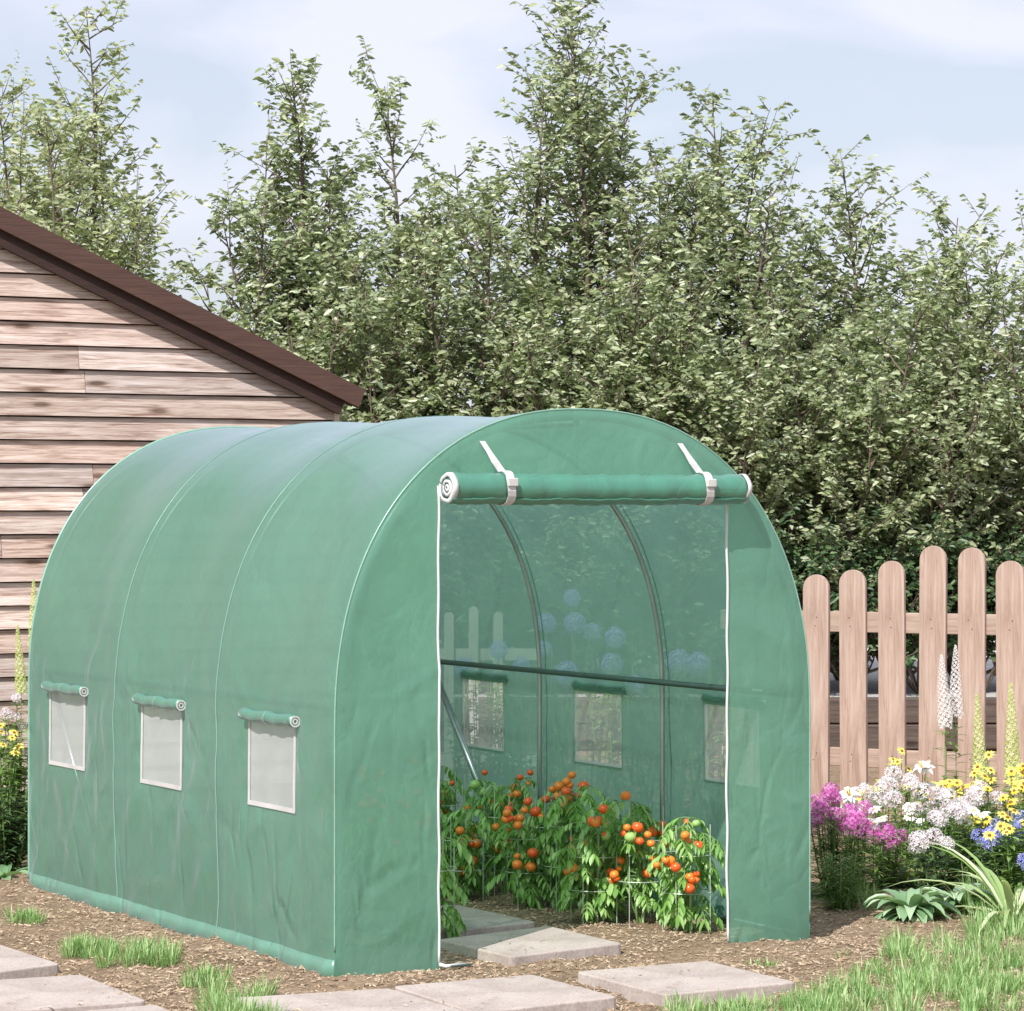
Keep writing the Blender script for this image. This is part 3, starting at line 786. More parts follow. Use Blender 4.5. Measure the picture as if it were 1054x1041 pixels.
while z < rl(-SW / 2):
    zt = z + BP - .0075
    # run limits at this height
    xe = 0.0 if zt <= EV else -(zt - EV) / PIT
    xa = -SW if zt <= EV else -SW + (zt - EV) / PIT
    xb0 = 0.0 if z <= EV else -(z - EV) / PIT
    xa0 = -SW if z <= EV else -SW + (z - EV) / PIT
    cuts = [xa]
    x = xa + rs.uniform(.4, 2.4)
    while x < xe - .3: cuts.append(x); x += rs.uniform(1.0, 2.6)
    cuts.append(xe)
    for i in range(len(cuts) - 1):
        x0_, x1_ = cuts[i] + (.0015 if i else 0), cuts[i + 1] - (.0015 if i < len(cuts) - 2 else 0)
        b0 = xa0 if i == 0 else x0_; b1 = xb0 if i == len(cuts) - 2 else x1_
        yb = -.016 + rs.uniform(-.002, .002); yt = .004
        K = 6; vs = []
        for k in range(K + 1):
            t_ = k / K; wob = .003 * noise.noise(Vector((x0_ + t_ * 3, row, 0)))
            vs += [(b0 + (b1 - b0) * t_, yb, z + wob), (x0_ + (x1_ - x0_) * t_, yt, zt + wob), (b0 + (b1 - b0) * t_, .029, z + wob), (x0_ + (x1_ - x0_) * t_, .029, zt + wob)]
        fs = []
        for k in range(K):
            b = 4 * k; fs += [(b, b + 4, b + 5, b + 1), (b + 2, b + 6, b + 4, b), (b + 1, b + 5, b + 7, b + 3)]
        fs += [(0, 1, 3, 2), (4 * K, 4 * K + 2, 4 * K + 3, 4 * K + 1)]
        sd.add(vs, fs)
    z += BP; row += 1
sd.build('wall', M['siding'], shed)
# side wall boards (right)
sw = MB(); z = .02
while z < EV - .05:
    sw.add([(.012, .0, z), (.012, 4, z), (.002, 4, z + BP - .007), (.002, 0, z + BP - .007)], [(0, 1, 2, 3)]); z += BP
o = sw.build('side_wall', M['siding'], shed); s = o.modifiers.new('s', 'SOLIDIFY'); s.thickness = .01; s.offset = -1
ct = MB(); ct.box((.0, -.016, 0), (.03, .028, EV - .02)); ct.build('corner_trim', M['siding'], shed)
ca, sa = math.cos(math.atan(PIT)), math.sin(math.atan(PIT))
OH = .05; EX = .10
for s_ in (0, 1):
    rf = MB()
    def rp(d, y, h):   # d distance down slope coordinate in x from ridge, h normal offset
        xx = -SW / 2 + (d if s_ == 0 else -d); zz = rl(-SW / 2) - PIT * d
        return (xx + (sa if s_ == 0 else -sa) * h, y, zz + ca * h)
    D = SW / 2 + EX
    v = [rp(0, -OH, .035), rp(D, -OH, .035), rp(D, 4.2, .035), rp(0, 4.2, .035), rp(0, -OH, .085), rp(D, -OH, .085), rp(D, 4.2, .085), rp(0, 4.2, .085)]
    rf.add(v, [(0, 3, 2, 1), (4, 5, 6, 7), (0, 1, 5, 4), (1, 2, 6, 5), (2, 3, 7, 6), (3, 0, 4, 7)])
    rf.build('roof', M['shed_roof'], shed)
    for nm, h0, h1, y0_, y1_, mt in (('fascia', .0, .105, -OH - .045, -OH - .002, 'fascia'), ('soffit_shade_board', -.075, -.001, -OH - .012, -OH + .02, 'soffit_shade')):  # lower board is added; its dark colour paints the shaded soffit band
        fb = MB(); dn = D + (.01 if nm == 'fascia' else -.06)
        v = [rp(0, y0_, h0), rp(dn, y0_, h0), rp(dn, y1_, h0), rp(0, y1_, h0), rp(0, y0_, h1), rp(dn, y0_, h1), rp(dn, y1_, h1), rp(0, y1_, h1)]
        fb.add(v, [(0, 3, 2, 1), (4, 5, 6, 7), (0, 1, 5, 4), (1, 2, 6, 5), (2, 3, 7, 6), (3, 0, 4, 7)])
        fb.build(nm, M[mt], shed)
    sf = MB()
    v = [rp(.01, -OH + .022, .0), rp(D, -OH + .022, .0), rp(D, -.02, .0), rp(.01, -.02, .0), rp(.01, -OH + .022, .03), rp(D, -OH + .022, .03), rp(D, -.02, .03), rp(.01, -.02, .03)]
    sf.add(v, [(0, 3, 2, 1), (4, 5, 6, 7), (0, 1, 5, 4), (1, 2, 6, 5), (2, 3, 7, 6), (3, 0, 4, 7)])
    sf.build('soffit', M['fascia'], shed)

# ------------------------------------------------------------------ picket fence
FD = Vector((math.cos(R(-30)), math.sin(R(-30)), 0)); P0 = at(839, 16.3)
fen = empty('picket_fence', P0, R(-30))
tag(fen, 'pinkish timber picket fence with round tops curving up in the middle', 'fence')
tops = {0: 1.297, 1: 1.324, 2: 1.37, 3: 1.44, 4: 1.439, 5: 1.367, 6: 1.32, 7: 1.29}
M['nail'] = simple('nail', (.12, .10, .09), .6, .5)
def picket_mesh(h, wd, ph):
    mb = MB(); out = [(-wd / 2, .03), (wd / 2, .03)]
    for k in range(13):
        an = math.pi * k / 12; out.append((wd / 2 * math.cos(an), h - wd / 2 + wd / 2 * math.sin(an)))
    n = len(out); mb.add([(x, 0, z) for x, z in out] + [(x, .022, z) for x, z in out],
        [tuple(range(n)), tuple(range(n, 2 * n))[::-1]] + [(i, i + n, (i + 1) % n + n, (i + 1) % n) for i in range(n)])
    return mb
for i in range(-2, 9):
    k = i % 8
    h = tops[k] + rs.uniform(-.006, .006); wd = .148 + rs.uniform(-.004, .004)
    mb = picket_mesh(h, wd, i)
    mb.cur = 1
    for zz_ in (1.025, 1.07, .33, .365):
        cx_ = rs.uniform(-.02, .02); mb.tube([(cx_, -.0015, zz_), (cx_, .004, zz_)], .0038, 8)
    o = mb.build('picket', [M['picket'], M['nail']], fen, loc=(i * .2155, 0, 0), rot=(0, R(rs.uniform(-.5, .5)), 0)); bevel(o, .005, 2)
for z0, z1 in ((.995, 1.10), (.30, .395)):
    mb = MB(); mb.box((-2.6 * .2155, .024, z0), (8.6 * .2155, .062, z1)); o = mb.build('rail', M['railwood'], fen); bevel(o, .004)
for i in (-1.5, 7.5):
    mb = MB(); mb.box((i * .2155 - .04, .064, 0), (i * .2155 + .04, .14, 1.2)); o = mb.build('post', M['picket'], fen); bevel(o, .004)

P1 = at(462, 16.2); fe2 = empty('picket_fence', P1, 0)
tag(fe2, 'short run of narrow pale pickets dimly seen through the green film', 'fence')
for i in range(3):
    o = picket_mesh(1.10 + .03 * (i % 2), .05, i).build('picket', M['whitewood'], fe2, loc=(i * .127, 0, 0))
for z0 in (.3, .85):
    mb = MB(); mb.box((-.1, .024, z0), (.48, .05, z0 + .06)); mb.build('rail', M['whitewood'], fe2)
# ------------------------------------------------------------------ raised path behind fence
kb = MB()
kb.box((-8.0, 21.35, -.02), (9, 34, .33))
tag(kb.build('path', M['gravel']), 'pale gravel terrace behind the fence', kind='structure')
sl = empty('timber_edging', (0, 21.2, 0)); tag(sl, 'low dark timber sleeper wall behind the fence', 'retaining wall')
for r_ in range(2):
    x = -7.0 + r_ * .7; k = 0
    while x < 8:
        L = 2.2; mb = MB(); mb.box((-L / 2 + .004, 0, r_ * .178), (L / 2 - .004, .14, r_ * .178 + .17))
        o = mb.build('sleeper', M['sleeper'], sl, loc=(x + L / 2, 0, 0)); bevel(o, .01); x += L

# ------------------------------------------------------------------ trees
def leaf_array_mesh(name, P, D, Nn, L, W, mat):
    n = len(P); S = np.cross(D, Nn); S /= np.linalg.norm(S, axis=1, keepdims=True) + 1e-9
    Nn = np.cross(S, D)
    L = L[:, None]; W = W[:, None]
    V = np.empty((n, 6, 3))
    V[:, 0] = P
    V[:, 1] = P + D * L * .35 + S * W * .5 + Nn * W * .16
    V[:, 2] = P + D * L * .72 + S * W * .34 + Nn * (W * .10 - L * .05)
    V[:, 3] = P + D * L - Nn * L * .14
    V[:, 4] = P + D * L * .72 - S * W * .34 + Nn * (W * .10 - L * .05)
    V[:, 5] = P + D * L * .35 - S * W * .5 + Nn * W * .16
    base = (np.arange(n) * 6)[:, None]
    loops = np.concatenate([base + np.array([0, 1, 2, 3]), base + np.array([0, 3, 4, 5])], axis=1).reshape(-1)
    me = bpy.data.meshes.new(name); me.vertices.add(n * 6); me.vertices.foreach_set('co', V.reshape(-1).astype(np.float32))
    me.loops.add(len(loops)); me.loops.foreach_set('vertex_index', loops.astype(np.int32))
    nf = n * 2; me.polygons.add(nf); me.polygons.foreach_set('loop_start', (np.arange(nf) * 4).astype(np.int32))
    me.polygons.foreach_set('loop_total', np.full(nf, 4, np.int32)) if False else None
    me.materials.append(mat); me.update(calc_edges=True); me.validate(); return me

def tree(px, depth, toppy, width, seed, label, mat='tree_leaf', dens=1.0, low=.5, leaders=None, zb=0.0, leafL=.070):
    r = np.random.default_rng(seed); rr = random.Random(seed)
    base = at(px, depth, zb)
    H = CH - (toppy - CY) * depth / F - zb
    root = empty('tree', base); tag(root, label, 'tree', 'leafy trees standing behind the shed and fence')
    tb = MB(); P = []; D = []; NN = []; LL = []
    nl = leaders or 9
    spread = width / 2
    for li in range(nl):
        an = 2 * math.pi * (li + rr.random() * .6) / nl
        rad = spread * (.25 + .75 * math.sqrt(rr.random())) if li else spread * .1
        topz = H * (1 - .36 * (rad / spread) ** 1.3 * rr.uniform(.5, 1.1)) if li else H
        ex, ey = rad * math.cos(an), rad * math.sin(an) * .7
        K = 16; pts = []
        o1, o2 = rr.uniform(0, 6), rr.uniform(0, 6)
        for k in range(K + 1):
            t_ = k / K; s_ = t_ ** .75
            pts.append(Vector((ex * s_ + .10 * math.sin(o1 + t_ * 6) * t_, ey * s_ + .10 * math.sin(o2 + t_ * 5) * t_, topz * t_)))
        tb.tube(pts, [max(.004, .045 * (1 - t_ / K) ** .8 * (H / 5)) for t_ in range(K + 1)], 6)
        # side branches
        z = max(low, .12 * H) + rr.uniform(0, .1)
        while z < topz * .985:
            t_ = z / topz; k = min(K - 1, int(t_ * K)); p = pts[k].lerp(pts[k + 1], t_ * K - k)
            env = (1 - t_) ** .5
            BL = (.25 + .85 * env * spread) * rr.uniform(.5, 1.15)
            if rr.random() < .06: BL *= 1.45
            ba = rr.uniform(0, 2 * math.pi); el = rr.uniform(.15, 1.05) + t_ * .2
            d = Vector((math.cos(ba) * math.cos(el), math.sin(ba) * math.cos(el), math.sin(el)))
            bp_ = [p]; KB = 5; dd = d.copy()
            for q in range(KB):
                dd = (dd + Vector((rr.uniform(-.14, .14), rr.uniform(-.14, .14), .02))).normalized(); bp_.append(bp_[-1] + dd * BL / KB)
            tb.tube(bp_, [.010 * (1 - .85 * q / KB) * (.5 + env) for q in range(KB + 1)], 4, False)
            # twigs
            nt_ = max(3, int(BL / .085 * dens))
            for q in range(nt_):
                f = (q + .5 + rr.uniform(-.3, .3)) / nt_ * .85 + .15
                k2 = min(KB - 1, int(f * KB)); p2 = bp_[k2].lerp(bp_[k2 + 1], min(1, f * KB - k2))
                ta = rr.uniform(0, 6.28); td = (dd * .7 + Vector((math.cos(ta), math.sin(ta), rr.uniform(-.2, .7)))).normalized()
                TL = rr.uniform(.10, .28); 
                if f > .93: td = dd; TL = .2
                if rr.random() < .4: tb.tube([p2, p2 + td * TL], [.0035, .0015], 3, False)
                nlf = int(6 + TL * 24)
                for m_ in range(nlf):
                    fl = (m_ + .5) / nlf
                    P.append(p2 + td * TL * fl)
                    la = rr.uniform(0, 6.28)
                    D.append((td.x * .5 + math.cos(la) * .9, td.y * .5 + math.sin(la) * .9, td.z * .5 - .30 + rr.uniform(-.45, .35)))
                    LL.append(leafL * rr.uniform(.6, 1.2) * (.75 if f > .9 else 1))
            z += rr.uniform(.04, .09) * (1.0 if t_ < .85 else 1.0) / dens
    P = np.array([tuple(p) for p in P]); D = np.array(D); D /= np.linalg.norm(D, axis=1, keepdims=True)
    OUT = P * np.array([1, 1, 0]); OUT /= np.linalg.norm(OUT, axis=1, keepdims=True) + 1e-6
    NN = np.tile(np.array([0, 0, .62]), (len(P), 1)) + OUT * .75 + r.normal(0, .45, (len(P), 3)); LL = np.array(LL)
    tb.build('trunk', M['bark'], root, smooth=True)
    link('crown', leaf_array_mesh('crown', P, D, NN, LL, LL * r.uniform(.36, .50, len(P)), M[mat]), root)
    return len(P)
tot = 0
for a in [
    (80, 23.5, 12, 1.35, 11, 'slender tree with a tall thin top behind the shed roof, leftmost', 'tree_leaf_b', .9),
    (-10, 24.5, 85, 1.8, 12, 'tree at the photo left edge rising behind the shed roof', 'tree_leaf_b', .9),
    (35, 22.6, 120, 1.5, 61, 'full bushy tree left of the slender pointed one, behind the shed roof', 'tree_leaf_b', .9),
    (128, 22.5, 215, .9, 26, 'low thin tree peeking over the sloping shed roof edge', 'tree_leaf_b', .7),
    (300, 22.8, 70, 1.15, 13, 'tree with a pointed top beside the shed roof, first right of the sky gap', 'tree_leaf', .95),
    (395, 23.2, 88, 1.5, 14, 'bushy tree behind the greenhouse ridge, with twin shoots at its top', 'tree_leaf', 1),
    (360, 22.0, 265, 1.4, 15, 'shorter bushy tree right behind the lower end of the shed roof', 'tree_leaf', 1),
    (480, 22.4, 215, 1.8, 16, 'broad shrubby tree filling the view above the rolled door left end', 'tree_leaf', 1),
    (590, 23.4, 5, 1.7, 17, 'tallest tree, above the greenhouse arch top', 'tree_leaf', 1),
    (640, 22.2, 240, 1.9, 18, 'dense tree rising straight behind the greenhouse arch', 'tree_leaf', 1),
    (735, 23.6, 95, 1.8, 19, 'tall tree rising behind the right shoulder of the greenhouse', 'tree_leaf', 1),
    (790, 22.2, 300, 1.9, 20, 'dense low tree behind the greenhouse right shoulder and first pickets', 'tree_leaf', 1),
    (865, 23.7, 165, 1.8, 21, 'tall tree directly above the left half of the picket fence', 'tree_leaf', 1),
    (925, 22.3, 320, 1.9, 22, 'dense low tree behind the middle of the picket fence', 'tree_leaf', 1),
    (985, 23.5, 225, 1.6, 23, 'pointed tree rising above the tallest pickets', 'tree_leaf', 1),
    (1068, 22.6, 250, 1.8, 24, 'tree at the photo right edge with its crown cut by the frame', 'tree_leaf', 1),
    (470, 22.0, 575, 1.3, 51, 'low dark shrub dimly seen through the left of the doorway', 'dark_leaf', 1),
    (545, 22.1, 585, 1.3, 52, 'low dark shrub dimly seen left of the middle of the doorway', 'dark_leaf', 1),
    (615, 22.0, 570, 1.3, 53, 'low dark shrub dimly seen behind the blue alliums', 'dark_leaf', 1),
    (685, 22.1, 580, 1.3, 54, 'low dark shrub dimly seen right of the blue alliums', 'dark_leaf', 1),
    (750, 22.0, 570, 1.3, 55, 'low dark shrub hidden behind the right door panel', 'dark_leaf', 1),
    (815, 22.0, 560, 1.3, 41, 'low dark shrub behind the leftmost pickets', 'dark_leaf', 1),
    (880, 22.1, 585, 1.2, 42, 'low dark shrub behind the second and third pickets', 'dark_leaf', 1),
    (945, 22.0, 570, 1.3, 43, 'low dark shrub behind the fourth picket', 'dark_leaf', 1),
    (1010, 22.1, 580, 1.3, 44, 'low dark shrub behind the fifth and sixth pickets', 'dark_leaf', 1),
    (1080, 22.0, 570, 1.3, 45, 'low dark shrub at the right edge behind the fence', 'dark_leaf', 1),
]:
    tot += tree(a[0], a[1], a[2], a[3], a[4], a[5], a[6], a[7] * .93, zb=.33, low=.06 if a[6] == 'dark_leaf' else .12)
print('tree leaves', tot)

# ------------------------------------------------------------------ tomatoes
def uvs(mb, c, r_, nu=12, nv=8, sq=.88, lobes=.03):
    c = Vector(c); vs = []; fs = []
    for j in range(nv + 1):
        ph = math.pi * j / nv
        for i in range(nu):
            th = 2 * math.pi * i / nu; k = r_ * (1 + lobes * math.cos(5 * th) * math.sin(ph))
            dz = math.cos(ph) * r_ * sq - (.18 * r_ if j == 0 else 0)
            vs.append(c + Vector((k * math.sin(ph) * math.cos(th), k * math.sin(ph) * math.sin(th), dz)))
    for j in range(nv):
        for i in range(nu): fs.append((j * nu + i, (j + 1) * nu + i, (j + 1) * nu + (i + 1) % nu, j * nu + (i + 1) % nu))
    mb.add(vs, fs)
def tomato_mesh(mat):
    mb = MB(); uvs(mb, (0, 0, 0), 1.0); mb.cur = 1
    for k in range(5):
        a = k * 1.257; mb.blade((0, 0, .78), (math.cos(a), math.sin(a), .25), .8, .32, 1.2, 3)
    mb.tube([(0, 0, .75), (.05, 0, 1.15)], .07, 5)
    return mb.mesh('tomato', [M[mat], M['tomato_stem']], True)
TM = {k: tomato_mesh(k) for k in ('tomato_red', 'tomato_orange', 'tomato_green')}
def tleaf(mb, p, d, L, rr):
    """compound drooping tomato leaf"""
    d = Vector(d).normalized(); q = Vector(p); n = 5; pts = [q.copy()]
    side = d.cross(Vector((0, 0, 1))).normalized()
    for i in range(n):
        d = (d + Vector((rr.uniform(-.2, .2), rr.uniform(-.2, .2), -.32))).normalized(); q = q + d * L / n; pts.append(q.copy())
        if i > 0:
            for s_ in (-1, 1):
                dd = (side * s_ + d * .6 + Vector((0, 0, -.35 + rr.uniform(-.2, .2)))).normalized()
                mb.blade(q, dd, L * rr.uniform(.3, .5), L * rr.uniform(.12, .18), .9, 3)
    mb.blade(q, d, L * .42, L * .13, .5, 3)
    return pts
def tomato_plant(a, b, h, nfruit, label, seed, kinds=('tomato_red', 'tomato_orange'), lean=0.0, cage=True):
    rr = random.Random(seed); base = loc2w(a, b); base.z = gh(base.x, base.y)
    root = empty('tomato_plant', base, TH); tag(root, label, 'tomato plant', 'tomato plants growing in the greenhouse')
    st = MB(); lf = MB(); spots = []
    for s_ in range(3):
        an = rr.uniform(0, 6.28); K = 8; pts = []
        r0 = rr.uniform(.02, .07)
        for k in range(K + 1):
            t_ = k / K; pts.append(Vector((math.cos(an) * r0 * t_ * 1.5 + .015 * math.sin(k + an), math.sin(an) * r0 * t_ * 1.5 + lean * t_, h * t_ * rr.uniform(.98, 1.0) * (1 - .07 * s_))))
        st.tube(pts, [.006 * (1 - .5 * k / K) for k in range(K + 1)], 6)
        for k in range(2, K + 1):
            for _ in range(3):
                aa = rr.uniform(0, 6.28); L = rr.uniform(.075, .145)
                pp_ = tleaf(lf, pts[k], (math.cos(aa), math.sin(aa), rr.uniform(.15, .9)), L, rr); st.tube(pp_, .0022, 4, False)
            if k in (4, 6, 8): spots.append(pts[k] + Vector((0, 0, -.01)))
    st.build('stem', M['tomato_stem'], root); lf.build('foliage', M['tomato_leaf'], root)
    if cage:
        cg = MB()
        rc = .10
        for k in range(4):
            an = k * math.pi / 2 + .6; cg.tube([(rc * math.cos(an), rc * math.sin(an), -.02), (rc * math.cos(an), rc * math.sin(an), h * .95)], .0022, 5)
        for zz in (h * .35, h * .68):
            cg.tube([(rc * math.cos(q * .524), rc * math.sin(q * .524), zz) for q in range(13)], .002, 5, False)
        cg.build('support_cage', M['wire'], root)
    sk = MB(); sk.tube([(.01, -.01, -.02), (.014, -.012, h * .9)], .0045, 6); sk.build('stake', M['limewood'], root)
    n = 0
    while n < nfruit:
        sp_ = rr.choice(spots); an = rr.uniform(0, 6.28)
        c = sp_ + Vector((math.cos(an) * .06, math.sin(an) * .06, .01))
        c += Vector((-.045, -.05, .01))
        for _ in range(rr.choice((2, 3, 4, 5))):
            if n >= nfruit: break
            r_ = rr.uniform(.013, .022) * (1.12 if rr.random() < .3 else 1)
            q = c + Vector((rr.uniform(-.05, .05), rr.uniform(-.03, .02), rr.uniform(-.05, .045)))
            kd = rr.choice(kinds) if rr.random() > .1 else 'tomato_green'
            link('tomato', TM[kd], root, loc=q, rot=(rr.uniform(-.4, .4), rr.uniform(-.4, .4), rr.uniform(0, 6)), scale=r_); n += 1
M['limewood'] = simple('limewood', (.42, .52, .28), .7)
TP = [
    (1.70, .40, .44, 9, 'tomato plant nearest the right door edge, with two low orange fruits'),
    (1.66, .68, .49, 15, 'tomato plant with the densest orange fruit cluster, second from the right door edge'),
    (1.70, .95, .45, 7, 'tomato plant third from the right door edge, below the gap right of the front hoop'),
    (1.64, 1.22, .50, 8, 'tomato plant with a large red fruit below the middle window right side'),
    (1.70, 1.50, .46, 8, 'tomato plant under the middle mesh window'),
    (1.66, 1.78, .50, 10, 'tomato plant left of the middle window, near the second hoop'),
    (1.70, 2.05, .47, 9, 'tomato plant at the foot of the rear hoop'),
    (1.66, 2.33, .50, 10, 'tomato plant just right of the slanting brace foot'),
    (1.68, 2.60, .47, 10, 'rearmost tomato plant behind the slanting brace'),
    (1.52, .80, .40, 7, 'small tomato plant in front, between second and third from the right door edge'),
    (1.54, 1.36, .42, 8, 'tomato plant standing a little forward, below the right side of the middle mesh window'),
    (1.42, 1.72, .38, 6, 'tomato plant with low hanging fruit in front of the row, near the shaded slab'),
    (1.38, 2.15, .42, 7, 'tomato plant in front of the row, left of the low hanging one'),
    (1.35, 2.62, .44, 8, 'farthest tomato plant of the front row beside the left door zip'),
]
for i, (a, b, h, nf, lab) in enumerate(TP): tomato_plant(a, b, h, int(nf * 2.1), lab, 100 + i)
tomato_plant(.72, .66, .40, 4, 'leafy tomato plant with green fruit just inside the left door zip', 140, ('tomato_green',))
tomato_plant(.95, 1.35, .40, 5, 'tomato plant with two orange fruits behind the leafy one by the left zip', 141)

# ------------------------------------------------------------------ flowers
def floret(mb, p, nrm, r_, k=5):
    nrm = Vector(nrm).normalized(); u = nrm.orthogonal().normalized(); v = nrm.cross(u)
    p = Vector(p); a0 = rnd.random() * 6
    vs = [p]; 
    for i in range(k):
        for da, rr_ in ((-.38, .75), (0, 1), (.38, .75)):
            a = a0 + 2 * math.pi * i / k + da * 6 / k * .8
            vs.append(p + (u * math.cos(a) + v * math.sin(a)) * r_ * rr_ + nrm * r_ * .25)
    mb.add(vs, [(0, 1 + 3 * i, 2 + 3 * i, 3 + 3 * i) for i in range(k)])
def bloom_cluster(mat, n=34, r_=.035, fr=.011, flat=.7):
    mb = MB()
    for i in range(n):
        z = 1 - 1.5 * (i + .5) / n; a = i * 2.4; s_ = math.sqrt(max(0, 1 - z * z)); d = Vector((s_ * math.cos(a), s_ * math.sin(a), z))
        floret(mb, (d.x * r_, d.y * r_, d.z * r_ * flat), d + Vector((rnd.uniform(-.4, .4), rnd.uniform(-.4, .4), .1)), fr * rnd.uniform(.8, 1.2))
    return mb.mesh('bloom', M[mat])
def bloom_daisy(mat, r_=.03, n=12, eye=.3, w_=.42):
    mb = MB()
    for i in range(n):
        a = 2 * math.pi * i / n + rnd.uniform(-.1, .1); mb.blade((math.cos(a) * r_ * eye * .6, math.sin(a) * r_ * eye * .6, 0), (math.cos(a), math.sin(a), .25), r_ * rnd.uniform(.8, 1.05), r_ * w_, .5, 3)
    mb.cur = 1; uvs(mb, (0, 0, .002), r_ * eye, 8, 5, .7, 0)
    return mb.mesh('bloom', [M[mat], M['flower_eye'] if mat == 'yellow' else M['yellow']])
def bloom_lily(mat, r_=.05):
    mb = MB()
    for i in range(6):
        a = i * 1.047; mb.blade((0, 0, 0), (math.cos(a) * .8, math.sin(a) * .8, 1.0), r_ * 1.2, r_ * .55, 1.4, 5)
    mb.cur = 1
    for i in range(5):
        a = i * 1.25; mb.tube([(0, 0, 0), (math.cos(a) * r_ * .25, math.sin(a) * r_ * .25, r_ * .8)], r_ * .03, 4)
    return mb.mesh('bloom', [M[mat], M['yellow']])
def bloom_spike(mat, L=.4, r_=.03, n=90, fr=.012):
    mb = MB()
    for i in range(n):
        t_ = i / n; a = i * 2.4; rr_ = r_ * (1 - t_) ** .6 * (1 if t_ > .05 else .8)
        floret(mb, (rr_ * math.cos(a), rr_ * math.sin(a), L * t_), (math.cos(a), math.sin(a), .3), fr * (1 - .55 * t_))
    return mb.mesh('flower_spike', M[mat])
def bloom_ball(mat, r_=.052, n=130):
    mb = MB()
    for i in range(n):
        z = 1 - 2 * (i + .5) / n; a = i * 2.4; s_ = math.sqrt(1 - z * z); d = Vector((s_ * math.cos(a), s_ * math.sin(a), z))
        floret(mb, d * r_ * rnd.uniform(.85, 1.05), d, .010, 6)
    return mb.mesh('bloom', M[mat])
B = {
    'magenta': [bloom_cluster('magenta', 34, .034, .010) for _ in range(2)],
    'palepink': [bloom_cluster('palepink', 30, .04, .015) for _ in range(2)],
    'bluec': [bloom_cluster('blue', 24, .032, .011) for _ in range(2)],
    'yellow': [bloom_daisy('yellow') for _ in range(2)],
    'yellow_s': [bloom_daisy('yellow', .026, 9, .3) for _ in range(2)],
    'whited': [bloom_daisy('whitepetal', .04, 9, .2, .6)],
    'lily': [bloom_lily('whitepetal', .055)],
    'wspike': [bloom_spike('whitepetal', .42, .042, 170, .016)],
    'lspike': [bloom_spike('limespike', .42, .033, 170, .016)],
    'ball': [bloom_ball('blue')],
    'pspike': [bloom_spike('magenta', .12, .018, 40, .009)],
}
def plant(name, loc, h, spread, nst, kind, label, cat, seed, leaf='soft_leaf', lw=.012, ll=.08, dens=10, bs=1.0, group=None, basal=0, up=.25, low=0.0, tilt=.5):
    rr = random.Random(seed); root = empty(name, loc, rr.uniform(0, 6)); tag(root, label, cat, group)
    st = MB(); lf = MB(); heads = []
    for s_ in range(nst):
        an = rr.uniform(0, 6.28); r_ = spread * math.sqrt(rr.random()); hh = h * (1 if nst == 1 else rr.uniform(.78, 1.04)) * (1 - .2 * r_ / max(spread, .01))
        e = Vector((math.cos(an) * r_, math.sin(an) * r_, hh)); b0 = Vector((e.x * .35, e.y * .35, -.01))
        pts = [b0.lerp(e, k / 6) + Vector((0, 0, 0)) + Vector((math.cos(an), math.sin(an), 0)) * (.04 * spread * math.sin(k / 6 * 3)) for k in range(7)]
        st.tube(pts, [.0035 * (1 - .4 * k / 6) for k in range(7)], 4, False)
        for k in range(int(dens)):
            f = low + (1 - low) * rr.uniform(0.03, .96) ; kk = min(5, int(f * 6)); p = pts[kk].lerp(pts[kk + 1], f * 6 - kk)
            a = rr.uniform(0, 6.28); lf.blade(p, (math.cos(a), math.sin(a), up + rr.uniform(-.1, .6)), ll * rr.uniform(.6, 1.2) * (1.15 - .5 * f), lw * rr.uniform(.8, 1.2), .6, 3)
        heads.append((pts[-1], (pts[-1] - pts[-2]).normalized()))
    for k in range(basal):
        a = rr.uniform(0, 6.28); lf.blade((math.cos(a) * .03, math.sin(a) * .03, 0), (math.cos(a), math.sin(a), rr.uniform(.6, 2.2)), ll * 2.2 * rr.uniform(.7, 1.2), lw * 1.5, .9, 5)
    st.build('stem', M['tomato_stem'], root); lf.build('foliage', M[leaf], root)
    if kind:
        for i, (p, d) in enumerate(heads):
            me = rr.choice(B[kind]); sp_ = 'spike' in kind
            tl = (0, 0, 0) if sp_ else (rr.uniform(-tilt, tilt) , rr.uniform(-tilt, tilt), 0)
            o = link('flower_spike' if sp_ else 'bloom', me, root, loc=p, scale=bs * rr.uniform(.8, 1.15))
            if not sp_:   # face somewhat towards the open side of the bed
                wd_ = Vector((rr.uniform(-.7, .7), -rr.uniform(.1, 1.0), .9)); wd_.rotate(Matrix.Rotation(-root.rotation_euler.z, 3, 'Z')); 
                o.rotation_euler = wd_.to_track_quat('Z', 'Y').to_euler()
            else: o.rotation_euler = (rr.uniform(-.06, .06), rr.uniform(-.06, .06), rr.uniform(0, 6))
    return root
def pl(px, base_py, top_py, **k):
    p = g(px, base_py); h = (base_py - top_py) * p.y / F
    return p, h
i = 0
def put(name, px, bpy_, tpy, spread, nst, kind, label, cat, **kw):
    global i; i += 1
    p, h = pl(px, bpy_, tpy)
    return plant(name, p, h, spread, nst, kind, label, cat, 500 + i, **kw)
G1 = 'magenta phlox beside the greenhouse right wall'
put('phlox_plant', 858, 925, 812, .12, 18, 'magenta', 'magenta flowering plant touching the greenhouse right front corner', 'flowering plant', group=G1, dens=46, lw=.009, ll=.10)
put('phlox_plant', 886, 922, 830, .12, 16, 'magenta', 'magenta flowering plant second from the greenhouse, slightly shorter', 'flowering plant', group=G1, dens=46, lw=.009, ll=.10)
put('phlox_plant', 914, 915, 850, .09, 9, 'magenta', 'shortest magenta flowering plant, left of the pale pink blooms', 'flowering plant', group=G1, dens=44, lw=.009, ll=.10)
